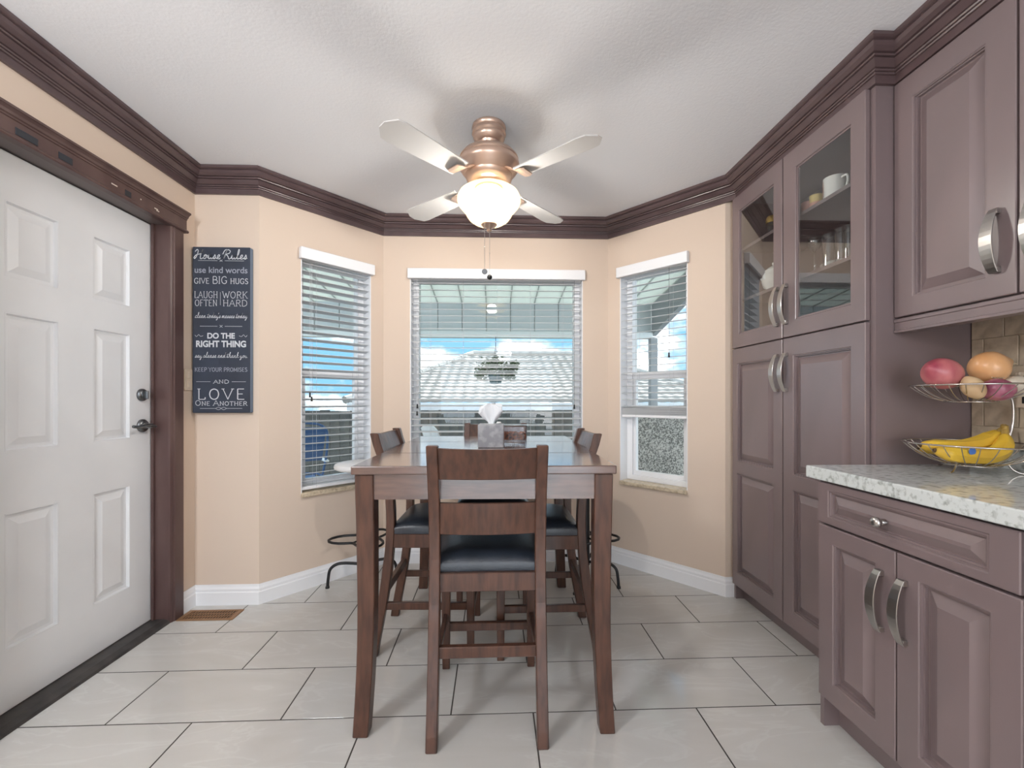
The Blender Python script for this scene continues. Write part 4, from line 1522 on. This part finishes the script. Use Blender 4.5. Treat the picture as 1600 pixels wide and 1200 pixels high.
for k in range(5):
    zz = S0 + k * 0.008
    o = MB().lathe([(0.0, 0.0), (0.06, 0.0), (0.105, 0.009), (0.107, 0.012), (0.06, 0.0045), (0.0, 0.0045)], (1.56, 1.74, zz), 32).build('plate', 'white_ceramic', smooth=True)
    tag(o, ('lowest', 'second lowest', 'middle', 'second highest', 'topmost')[k] + ' white plate of the stack on the bottom glazed shelf', 'plate', 'stacked white plates')
x, y = 1.475, 2.235
tp = thing('teapot', 'white lidded china teapot behind the left glass door', 'teapot', (x, y, S2))
MB().lathe([(0.0, 0.0), (0.034, 0.0), (0.036, 0.008), (0.052, 0.030), (0.058, 0.055), (0.052, 0.080), (0.040, 0.100), (0.042, 0.106), (0.0, 0.106)], (x, y, S2), 32).build('body', 'white_ceramic', tp, smooth=True)
ld_ = MB().lathe([(0.0, 0.148), (0.007, 0.146), (0.009, 0.139), (0.005, 0.132), (0.012, 0.127), (0.030, 0.117), (0.038, 0.107), (0.0, 0.106)], (x, y, S2), 28).build('lid', 'white_ceramic', tp, smooth=True)
MB().tube(cr([(x, y + 0.045, S2 + 0.030), (x, y + 0.075, S2 + 0.040), (x, y + 0.092, S2 + 0.070), (x, y + 0.105, S2 + 0.088)]), [0.013] * 6 + [0.010] * 6 + [0.007] * 7, 12).build('spout', 'white_ceramic', tp, smooth=True)
MB().tube(cr([(x, y - 0.050, S2 + 0.078), (x, y - 0.085, S2 + 0.080), (x, y - 0.092, S2 + 0.048), (x, y - 0.054, S2 + 0.030)]), 0.005, 8).build('handle', 'white_ceramic', tp, smooth=True)
vessel('candle_glass', 'tall glass with a gold top behind the left glass door', 'glass', 1.49, 2.27, S1, open_cup(0.026, 0.030, 0.075, 0.002), 'drink_glass', None,
       lambda t, x, y, z: MB().lathe([(0.0, 0.0755), (0.031, 0.0755), (0.032, 0.098), (0.024, 0.112), (0.0, 0.114)], (x, y, z), 24).build('gold_top', 'gold', t, smooth=True))
for k, yy in enumerate((2.16, 2.21, 2.26)):
    vessel('shot_glass', ('nearest', 'middle', 'farthest')[k] + ' of the three small glasses low behind the left glazed door', 'glass', 1.455, yy, S0, open_cup(0.018, 0.021, 0.045, 0.002), 'drink_glass', 'small glasses on the lowest shelf')

# ------------------------------------------------------------------ wire fruit stand and produce
CT = 0.9192
FX, FY = 1.572, 1.372
fs = thing('fruit_stand', 'two tier nickel wire fruit stand on the granite counter', 'fruit basket', (FX, FY, CT))


def basket(R, zr, zb, n, group_r):
    """rim ring, base ring and ribs of one wire bowl"""
    bk = MB().tube([(FX + R * math.cos(a), FY + R * math.sin(a), zr) for a in [2 * math.pi * k / 48 for k in range(48)]], 0.0028, 8, closed=True).build('basket_rim', 'nickel_wire', fs, smooth=True)
    r2 = R * 0.42
    MB().tube([(FX + r2 * math.cos(a), FY + r2 * math.sin(a), zb) for a in [2 * math.pi * k / 36 for k in range(36)]], 0.0022, 8, closed=True).build('base_ring', 'nickel_wire', bk, smooth=True)
    for k in range(n):
        a = 2 * math.pi * (k + 0.5) / n
        pts = []
        for j in range(9):
            s = j / 8
            rr = R * (1 - s) ** 0.55 if s < 1 else 0
            rr = R - (R - r2 * 0.4) * s
            zz = zr - (zr - zb) * (1 - (1 - s) ** 2.4)
            pts.append((FX + rr * math.cos(a), FY + rr * math.sin(a), zz))
        MB().tube(pts, 0.0014, 6).build('wire_rib', 'nickel_wire', bk, smooth=True)
    return bk


basket(0.170, 1.012, 0.944, 26, 0)
basket(0.150, 1.205, 1.150, 24, 0)
for k, a in enumerate((200, 325, 80)):
    ca, sa = math.cos(math.radians(a)), math.sin(math.radians(a))
    pts = cr([(FX + r * ca, FY + r * sa, z) for r, z in ((0.085, 0.952), (0.094, 0.936), (0.108, 0.925), (0.124, 0.9222))], 5)
    MB().tube(pts, 0.003, 8).build('foot', 'nickel_wire', fs, smooth=True)
pts = cr([(FX + 0.168, FY + 0.03, 1.012), (FX + 0.186, FY + 0.03, 1.08), (FX + 0.182, FY + 0.03, 1.16), (FX + 0.149, FY + 0.03, 1.206)], 6)
MB().tube(pts, 0.0035, 8).build('upright', 'nickel_wire', fs, smooth=True)
pts = cr([(FX + 0.168, FY - 0.03, 1.012), (FX + 0.186, FY - 0.03, 1.08), (FX + 0.182, FY - 0.03, 1.16), (FX + 0.149, FY - 0.03, 1.206)], 6)
MB().tube(pts, 0.0035, 8).build('upright', 'nickel_wire', fs, smooth=True)


def bulb(name, label, cat, x, y, z, R, H, m, tilt, rotz, pointed=0.35, parts=None, lump=0.0):
    t = thing(name, label, cat, (x, y, z))
    prof = []
    n = 18
    for k in range(n + 1):
        a = math.pi * k / n - math.pi / 2
        zz = math.sin(a)
        r = math.cos(a)
        ext = 1.0
        if zz > 0.55:
            r *= 1 - pointed * ((zz - 0.55) / 0.45) ** 1.2
            ext = 1 + pointed * 0.45 * ((zz - 0.55) / 0.45) ** 2
        prof.append((max(r, 0.004) * R, zz * H * ext))
    RM = Matrix.Translation(Vector((x, y, z))) @ Matrix.Rotation(rotz, 4, 'Z') @ Matrix.Rotation(tilt, 4, 'Y')
    ph = random.random() * 6

    def T(q):
        q = Vector(q)
        if lump:
            a = math.atan2(q.y, q.x)
            k = 1 + lump * math.sin(3 * a + ph) + lump * 0.7 * math.sin(2 * a + q.z / H * 2 + ph)
            q = Vector((q.x * k, q.y * k, q.z))
        return RM @ q
    MB(T).lathe(prof, n=28, cap0=True, cap1=True).build('body', m, t, smooth=True)
    if parts:
        parts(t, T, R, H)
    return t


def root_part(t, T, R, H):
    b = MB(T)
    for k in range(9):
        a = 2 * math.pi * k / 9
        b.tube([(0.003 * math.cos(a), 0.003 * math.sin(a), H * 1.02), (0.008 * math.cos(a), 0.008 * math.sin(a), H * 1.12), (0.016 * math.cos(a), 0.014 * math.sin(a), H * 1.10 + 0.006 * math.sin(k))], 0.0012, 5)
    b.build('root_tuft', 'onion_root', t)


UZ = 1.158
bulb('red_onion', 'large red onion with dry roots at the left of the upper basket', 'onion', FX - 0.108, FY - 0.010, 1.242, 0.050, 0.062, 'red_onion', math.radians(-75), math.radians(15), 0.25,
     lambda t, T, R, H: MB(T).tube([(0, 0, -H * 0.97), (0.002, 0.004, -H * 1.1), (0.010, 0.004, -H * 1.18)], [0.006, 0.005, 0.002], 8).build('dry_neck', 'onion_root', t, smooth=True))
bulb('yellow_onion', 'large yellow onion on top of the upper basket', 'onion', FX + 0.042, FY - 0.020, 1.262, 0.052, 0.052, 'yellow_onion', math.radians(70), math.radians(-20), 0.45, root_part, 0.02)
bulb('red_onion', 'smaller purple red onion low in the front of the upper basket', 'onion', FX + 0.002, FY - 0.075, 1.188, 0.042, 0.034, 'red_onion_dark', math.radians(15), 0.5, 0.2, root_part)
bulb('potato', 'pale beige potato leaning between the two red onions', 'potato', FX - 0.072, FY - 0.072, 1.195, 0.027, 0.038, 'potato', math.radians(28), 2.6, 0.1, None, 0.05)
bulb('garlic', 'pale white garlic bulb at the right of the upper basket', 'garlic', FX + 0.098, FY - 0.048, 1.200, 0.040, 0.034, 'garlic', math.radians(30), 0.3, 0.5,
     lambda t, T, R, H: MB(T).tube([(0, 0, H * 1.05), (0, 0.002, H * 1.5)], [0.006, 0.003], 8).build('stalk', 'garlic', t, smooth=True), 0.03)


def banana(label, pts, r, stem_to):
    t = thing('banana', label, 'banana', tuple(pts[len(pts) // 2]), 'bananas in the lower basket')
    P = cr(pts, 8)
    n = len(P)
    rr = []
    for i in range(n):
        s = i / (n - 1)
        rr.append(r * (0.30 + 0.70 * min(1, s / 0.16) ** 0.7) * (0.34 + 0.66 * min(1, (1 - s) / 0.20) ** 0.8))
    MB().tube(P, rr, 7).build('fruit', 'banana', t, smooth=True)
    MB().tube([P[0] + (P[0] - P[1]).normalized() * 0.006, P[0]], [r * 0.22, r * 0.30], 7).build('tip', 'banana_tip', t)
    MB().tube(cr([P[-1], P[-1] + (P[-1] - P[-4]).normalized() * 0.020, Vector(stem_to)], 4), [r * 0.34] * 4 + [r * 0.30] * 5, 7).build('stem', 'banana_stem', t, smooth=True)
    return t


st = (FX + 0.106, FY - 0.012, 1.072)
bn = banana('front banana with a blue sticker in the lower basket', [(FX - 0.142, FY - 0.020, 0.992), (FX - 0.075, FY - 0.040, 0.978), (FX + 0.010, FY - 0.044, 0.977), (FX + 0.070, FY - 0.034, 1.000), (FX + 0.098, FY - 0.018, 1.042)], 0.026, st)
MB().lathe([(0.0, -0.0008), (0.012, -0.0004), (0.012, 0.0)], (FX - 0.066, FY - 0.0635, 0.994), 20, 'y').build('sticker', 'sticker', bn)
banana('middle banana lying between two others in the lower basket', [(FX - 0.140, FY + 0.030, 1.004), (FX - 0.07, FY + 0.012, 0.999), (FX + 0.02, FY + 0.010, 1.003), (FX + 0.08, FY + 0.008, 1.020), (FX + 0.106, FY + 0.002, 1.048)], 0.024, (st[0] + 0.008, st[1] + 0.012, st[2]))
banana('rear banana resting at the back of the lower basket', [(FX - 0.10, FY + 0.075, 0.990), (FX - 0.03, FY + 0.062, 0.990), (FX + 0.05, FY + 0.055, 1.000), (FX + 0.10, FY + 0.040, 1.022), (FX + 0.124, FY + 0.022, 1.050)], 0.022, (st[0] + 0.018, st[1] + 0.022, st[2] - 0.002))

ot = thing('wall_outlet', 'black double outlet with pale plate on the stone tile', 'outlet', (XR - 0.01, 1.36, 1.19))
MB().box(XR - 0.0155, XR - 0.0105, 1.325, 1.402, 1.130, 1.250).build('plate', 'switch_plate', ot, bevel=0.002)
for z in (1.162, 1.218):
    MB().box(XR - 0.0185, XR - 0.0155, 1.346, 1.381, z - 0.018, z + 0.018).build('socket', 'outlet_black', ot, bevel=0.001)

# ------------------------------------------------------------------ outside: covered deck
struct(MB().box(-6.0, 2.05, 3.32, 5.55, -0.16, -0.03).build('floor_deck', 'deck', recenter=False))
pc = thing('patio_cover', 'pale ribbed patio cover over the deck outside the windows', 'patio cover', (-1.5, 4.4, 2.3))
YE, XE = 5.40, 1.98
ZA, ZB_ = 2.62, 2.36


def pz_(y):
    return ZA + (ZB_ - ZA) * (y - 3.3) / (YE - 3.3)


first = None
xk = -5.2
while xk < XE - 0.05:
    x1 = min(xk + 0.296, XE)
    b = MB()
    b.loops([[(xk, y, pz_(y)), (x1, y, pz_(y)), (x1, y, pz_(y) + 0.03), (xk, y, pz_(y) + 0.03)] for y in (3.3, YE)])
    b.build('roof_panel', 'patio_panel', pc)
    b = MB()
    b.loops([[(x1 - 0.004, y, pz_(y) - 0.012), (x1 + 0.008, y, pz_(y) - 0.012), (x1 + 0.008, y, pz_(y) + 0.02), (x1 - 0.004, y, pz_(y) + 0.02)] for y in (3.3, YE)])
    b.build('panel_seam', 'patio_rib', pc)
    MB().box(xk + 0.004, x1, YE, YE + 0.02, 2.00, 2.37).build('drop_panel', 'patio_drop', pc, bevel=0.003)
    xk += 0.3
b = MB()
b.box(-5.2, XE, YE - 0.05, YE + 0.06, 1.925, 2.00)
b.build('gutter', 'patio_gutter', pc, bevel=0.004)
MB().box(-5.2, XE, YE + 0.021, YE + 0.03, 2.0, 2.38).build('drop_backing', 'patio_rib', pc)
b = MB()
b.loops([[(XE, y, pz_(y) - dz0), (XE + 0.06, y, pz_(y) - dz0), (XE + 0.06, y, pz_(y) + 0.06), (XE, y, pz_(y) + 0.06)] for y, dz0 in ((3.3, 0.16), (YE, 0.40))])
b.build('side_beam', 'patio_beam', pc)
for xx in (XE + 0.02, -4.2):
    MB().box(xx - 0.045, xx + 0.045, YE - 0.045, YE + 0.045, -0.03, 1.93).build('post', 'patio_beam', pc, bevel=0.004)

struct(MB().box(1.12, 2.05, 3.62, 3.76, -0.03, 1.06).box(1.95, 2.05, 3.76, 5.5, -0.03, 1.06).build('wall_deck', 'stucco', recenter=False), 'grey pebbled stucco half wall beside the deck')

# hanging basket
hx0, hy0 = cam2w(-0.20, 5.30)
hb = thing('hanging_basket', 'teal hanging pot of trailing leaves outside the picture window', 'plant', (hx0, hy0, 1.36))
MB().lathe([(0.0, 1.355), (0.068, 1.355), (0.092, 1.46), (0.095, 1.468), (0.086, 1.468), (0.0, 1.45)], (hx0, hy0, 0), 24).build('pot', 'pot', hb, smooth=True)
b = MB()
for k in range(3):
    a = 2 * math.pi * k / 3 + 0.4
    b.tube([(hx0 + 0.09 * math.cos(a), hy0 + 0.09 * math.sin(a), 1.465), (hx0, hy0, 1.80)], 0.002, 5)
b.tube([(hx0, hy0, 1.79), (hx0, hy0, 1.925)], 0.004, 6)
b.build('hanger', 'dark_iron', hb)
b = MB()
puffs = [(0.0, 0.0, 1.53, 0.085), (-0.10, 0.02, 1.52, 0.06), (0.10, -0.02, 1.53, 0.06), (0.02, 0.0, 1.62, 0.05), (-0.17, 0.0, 1.50, 0.04),
         (0.19, 0.02, 1.52, 0.035), (-0.06, -0.05, 1.60, 0.04), (0.23, 0.0, 1.58, 0.02), (0.16, -0.05, 1.44, 0.03), (-0.2, -0.03, 1.44, 0.02)]
for k in range(1200):
    cl = puffs[k % len(puffs)]
    cx = hx0 + cl[0] + random.gauss(0, cl[3])
    cy = hy0 + cl[1] + random.gauss(0, cl[3])
    zz = cl[2] + random.gauss(0, cl[3] * 0.75)
    d = Vector((random.uniform(-1, 1), random.uniform(-1, 1), random.uniform(-0.6, 0.8))).normalized()
    s = d.cross(Vector((random.random(), random.random(), random.random()))).normalized()
    L, w = random.uniform(0.028, 0.05), random.uniform(0.010, 0.018)
    p0 = Vector((cx, cy, zz))
    b.face([p0, p0 + d * L * 0.5 + s * w, p0 + d * L, p0 + d * L * 0.5 - s * w])
tag(b.build('foliage', 'plant_leaf', hb, weld=False), kind='stuff')

# white resin chair and blue folding chair on the deck
cx0, cy0 = cam2w(-0.56, 4.55)
rc = thing('patio_chair', 'white resin patio chair seen through the picture window', 'chair', (0, 0, 0), 'chairs out on the deck')
MB().box(-0.23, 0.23, -0.20, 0.24, 0.40, 0.425).build('seat', 'resin', rc, bevel=0.012, seg=2)
for s in (-1, 1):
    MB().loops([[(s * 0.20 - 0.022, y - 0.02, z), (s * 0.20 + 0.022, y - 0.02, z), (s * 0.20 + 0.022, y + 0.02, z), (s * 0.20 - 0.022, y + 0.02, z)] for y, z in ((0.235, 0.0), (0.19, 0.40), (0.19, 0.62))]).build('front_leg', 'resin', rc)
    MB().loops([[(s * 0.20 - 0.022, y - 0.02, z), (s * 0.20 + 0.022, y - 0.02, z), (s * 0.20 + 0.022, y + 0.02, z), (s * 0.20 - 0.022, y + 0.02, z)] for y, z in ((-0.27, 0.0), (-0.19, 0.40))]).build('rear_leg', 'resin', rc)
    MB().box(s * 0.215 - 0.022, s * 0.215 + 0.022, -0.24, 0.22, 0.615, 0.64).build('armrest', 'resin', rc, bevel=0.006)
for k in range(5):
    x = -0.16 + 0.08 * k
    MB().loops([[(x - 0.022, y, z), (x + 0.022, y, z), (x + 0.022, y + 0.012, z), (x - 0.022, y + 0.012, z)] for y, z in ((-0.20, 0.42), (-0.29, 0.76))]).build('back_slat', 'resin', rc)
b = MB()
rings = []
for k in range(9):
    s = -1 + 2 * k / 8
    h = 0.94 - 0.05 * s * s
    rings.append([(s * 0.215, -0.285, 0.74), (s * 0.215, -0.270, 0.74), (s * 0.215, -0.320, h), (s * 0.215, -0.335, h)])
b.loops(rings)
b.build('top_rail', 'resin', rc)
rc.location = (cx0, cy0, -0.03)
rc.rotation_euler = (0, 0, math.radians(-60))
bx0, by0 = cam2w(-2.03, 4.05)
bc = thing('lawn_chair', 'blue fabric folding lawn chair outside the left bay window', 'chair', (0, 0, 0), 'chairs out on the deck')
b = MB()
b.tube(cr([(-0.24, 0.25, 0.0), (-0.24, 0.0, 0.42), (-0.24, -0.18, 0.70), (-0.20, -0.28, 0.93), (0.0, -0.30, 0.98), (0.20, -0.28, 0.93), (0.24, -0.18, 0.70), (0.24, 0.0, 0.42), (0.24, 0.25, 0.0)], 5), 0.011, 8)
b.build('back_frame', 'blue_fabric', bc, smooth=True)
b = MB()
b.tube(cr([(-0.25, -0.24, 0.0), (-0.25, 0.0, 0.32), (-0.25, 0.22, 0.44), (0.25, 0.22, 0.44), (0.25, 0.0, 0.32), (0.25, -0.24, 0.0)], 5), 0.011, 8)
b.build('seat_frame', 'blue_fabric', bc, smooth=True)
MB().loops([[(-0.22, y, z), (0.22, y, z), (0.22, y + 0.006, z + 0.006), (-0.22, y + 0.006, z + 0.006)] for y, z in ((0.20, 0.43), (0.0, 0.40), (-0.12, 0.44))]).build('seat_sling', 'blue_fabric', bc)
MB().loops([[(-0.21, y, z), (0.21, y, z), (0.21, y + 0.006, z), (-0.21, y + 0.006, z)] for y, z in ((-0.13, 0.62), (-0.22, 0.80), (-0.285, 0.94))]).build('back_sling', 'blue_fabric', bc)
for s in (-1, 1):
    MB().box(s * 0.25 - 0.02, s * 0.25 + 0.02, -0.16, 0.20, 0.60, 0.62).build('armrest', 'resin', bc, bevel=0.006)
bc.location = (bx0, by0, -0.03)
bc.rotation_euler = (0, 0, math.radians(35))

# ------------------------------------------------------------------ outside: fence, neighbour's house, ground
struct(MB().box(-60, 60, 5.56, 90, -2.9, -2.7).build('ground', 'ground', recenter=False))
fe = thing('board_fence', 'dark weathered board fence below the neighbouring roof', 'fence', (-1.5, 9.0, -2.7))
for z in (-1.6, 0.35):
    MB().box(-9.0, 6.0, 9.02, 9.06, z, z + 0.09).build('rail', 'fence_board', fe)
f0 = None
for k in range(75):
    x = -8.95 + 0.2 * k
    if f0 is None:
        f0 = MB().box(x, x + 0.192, 8.99, 9.018, -2.7, 0.93).build('board', 'fence_board', fe)
    else:
        o = f0.copy()
        COL.objects.link(o)
        o.location = f0.location + Vector((0.2 * k, random.uniform(-0.004, 0.004), random.uniform(-0.015, 0.015)))

hs = thing('neighbour_house', 'neighbouring house with a pale tiled hip roof beyond the fence', 'house', (0.6, 14, -2.7))
EY, EZ, RY, RZ = 10.6, 1.09, 15.2, 2.72
MB().box(-2.9, 5.6, EY + 0.55, 19.6, -2.7, EZ - 0.12).build('walls', 'house_wall', hs)
b = MB()
b.box(-3.55, 6.2, EY - 0.02, EY + 0.12, EZ - 0.20, EZ - 0.01)
b.build('gutter', 'house_gutter', hs, bevel=0.01)
MB().box(-3.5, 6.15, EY + 0.10, EY + 0.60, EZ - 0.19, EZ - 0.15).build('soffit', 'house_wall', hs)
# tiled slopes: overlapping wavy courses
exl, exr, rxl, rxr = -3.6, 6.25, -0.75, 2.9
ncs = 17


def slope(name, A0, A1, B0, B1, up):
    """courses between eave A0-A1 and ridge B0-B1"""
    A0, A1, B0, B1 = map(Vector, (A0, A1, B0, B1))
    b = MB()
    nrm = (A1 - A0).cross(B0 - A0).normalized()
    if nrm.z < 0:
        nrm = -nrm
    for j in range(ncs):
        s0, s1 = j / ncs, (j + 1.12) / ncs
        s1 = min(1, s1)
        L0, R0 = A0.lerp(B0, s0), A1.lerp(B1, s0)
        L1, R1 = A0.lerp(B0, s1), A1.lerp(B1, s1)
        n = max(4, int((R0 - L0).length / 0.05))
        lo, hi, bt = [], [], []
        for i in range(n + 1):
            t = i / n
            x = (L0.lerp(R0, t) - A0).dot((A1 - A0).normalized())
            w = 0.013 * math.sin(2 * math.pi * x / 0.28)
            lo.append(b.p(L0.lerp(R0, t) + nrm * (0.075 + w)))
            hi.append(b.p(L1.lerp(R1, t) + nrm * (0.012 + w * 0.8)))
            bt.append(b.p(L0.lerp(R0, t) + nrm * (0.0 + w * 0.6)))
        for i in range(n):
            b.f.append([lo[i], lo[i + 1], hi[i + 1], hi[i]])
            b.f.append([bt[i], bt[i + 1], lo[i + 1], lo[i]])
    o = b.build(name, 'roof_tile', hs, weld=False)
    return o


slope('roof_slope', (exl, EY, EZ), (exr, EY, EZ), (rxl, RY, RZ), (rxr, RY, RZ), 1)
slope('roof_slope', (exl, 19.8, EZ), (exl, EY, EZ), (rxl, RY, RZ), (rxl, RY - 0.001, RZ), 1)
slope('roof_slope', (exr, EY, EZ), (exr, 19.8, EZ), (rxr, RY - 0.001, RZ), (rxr, RY, RZ), 1)
b = MB()
for a, c2 in (((exl, EY, EZ + 0.06), (rxl, RY, RZ + 0.06)), ((rxl, RY, RZ + 0.06), (rxr, RY, RZ + 0.06)), ((exr, EY, EZ + 0.06), (rxr, RY, RZ + 0.06))):
    a, c2 = Vector(a), Vector(c2)
    n = max(2, int((c2 - a).length / 0.4))
    for k in range(n):
        p, q = a.lerp(c2, k / n), a.lerp(c2, (k + 1.1) / n)
        b.tube([p, q], [0.10, 0.085], 8)
tag(b.build('ridge_tiles', 'roof_tile', hs, weld=False), kind='stuff')
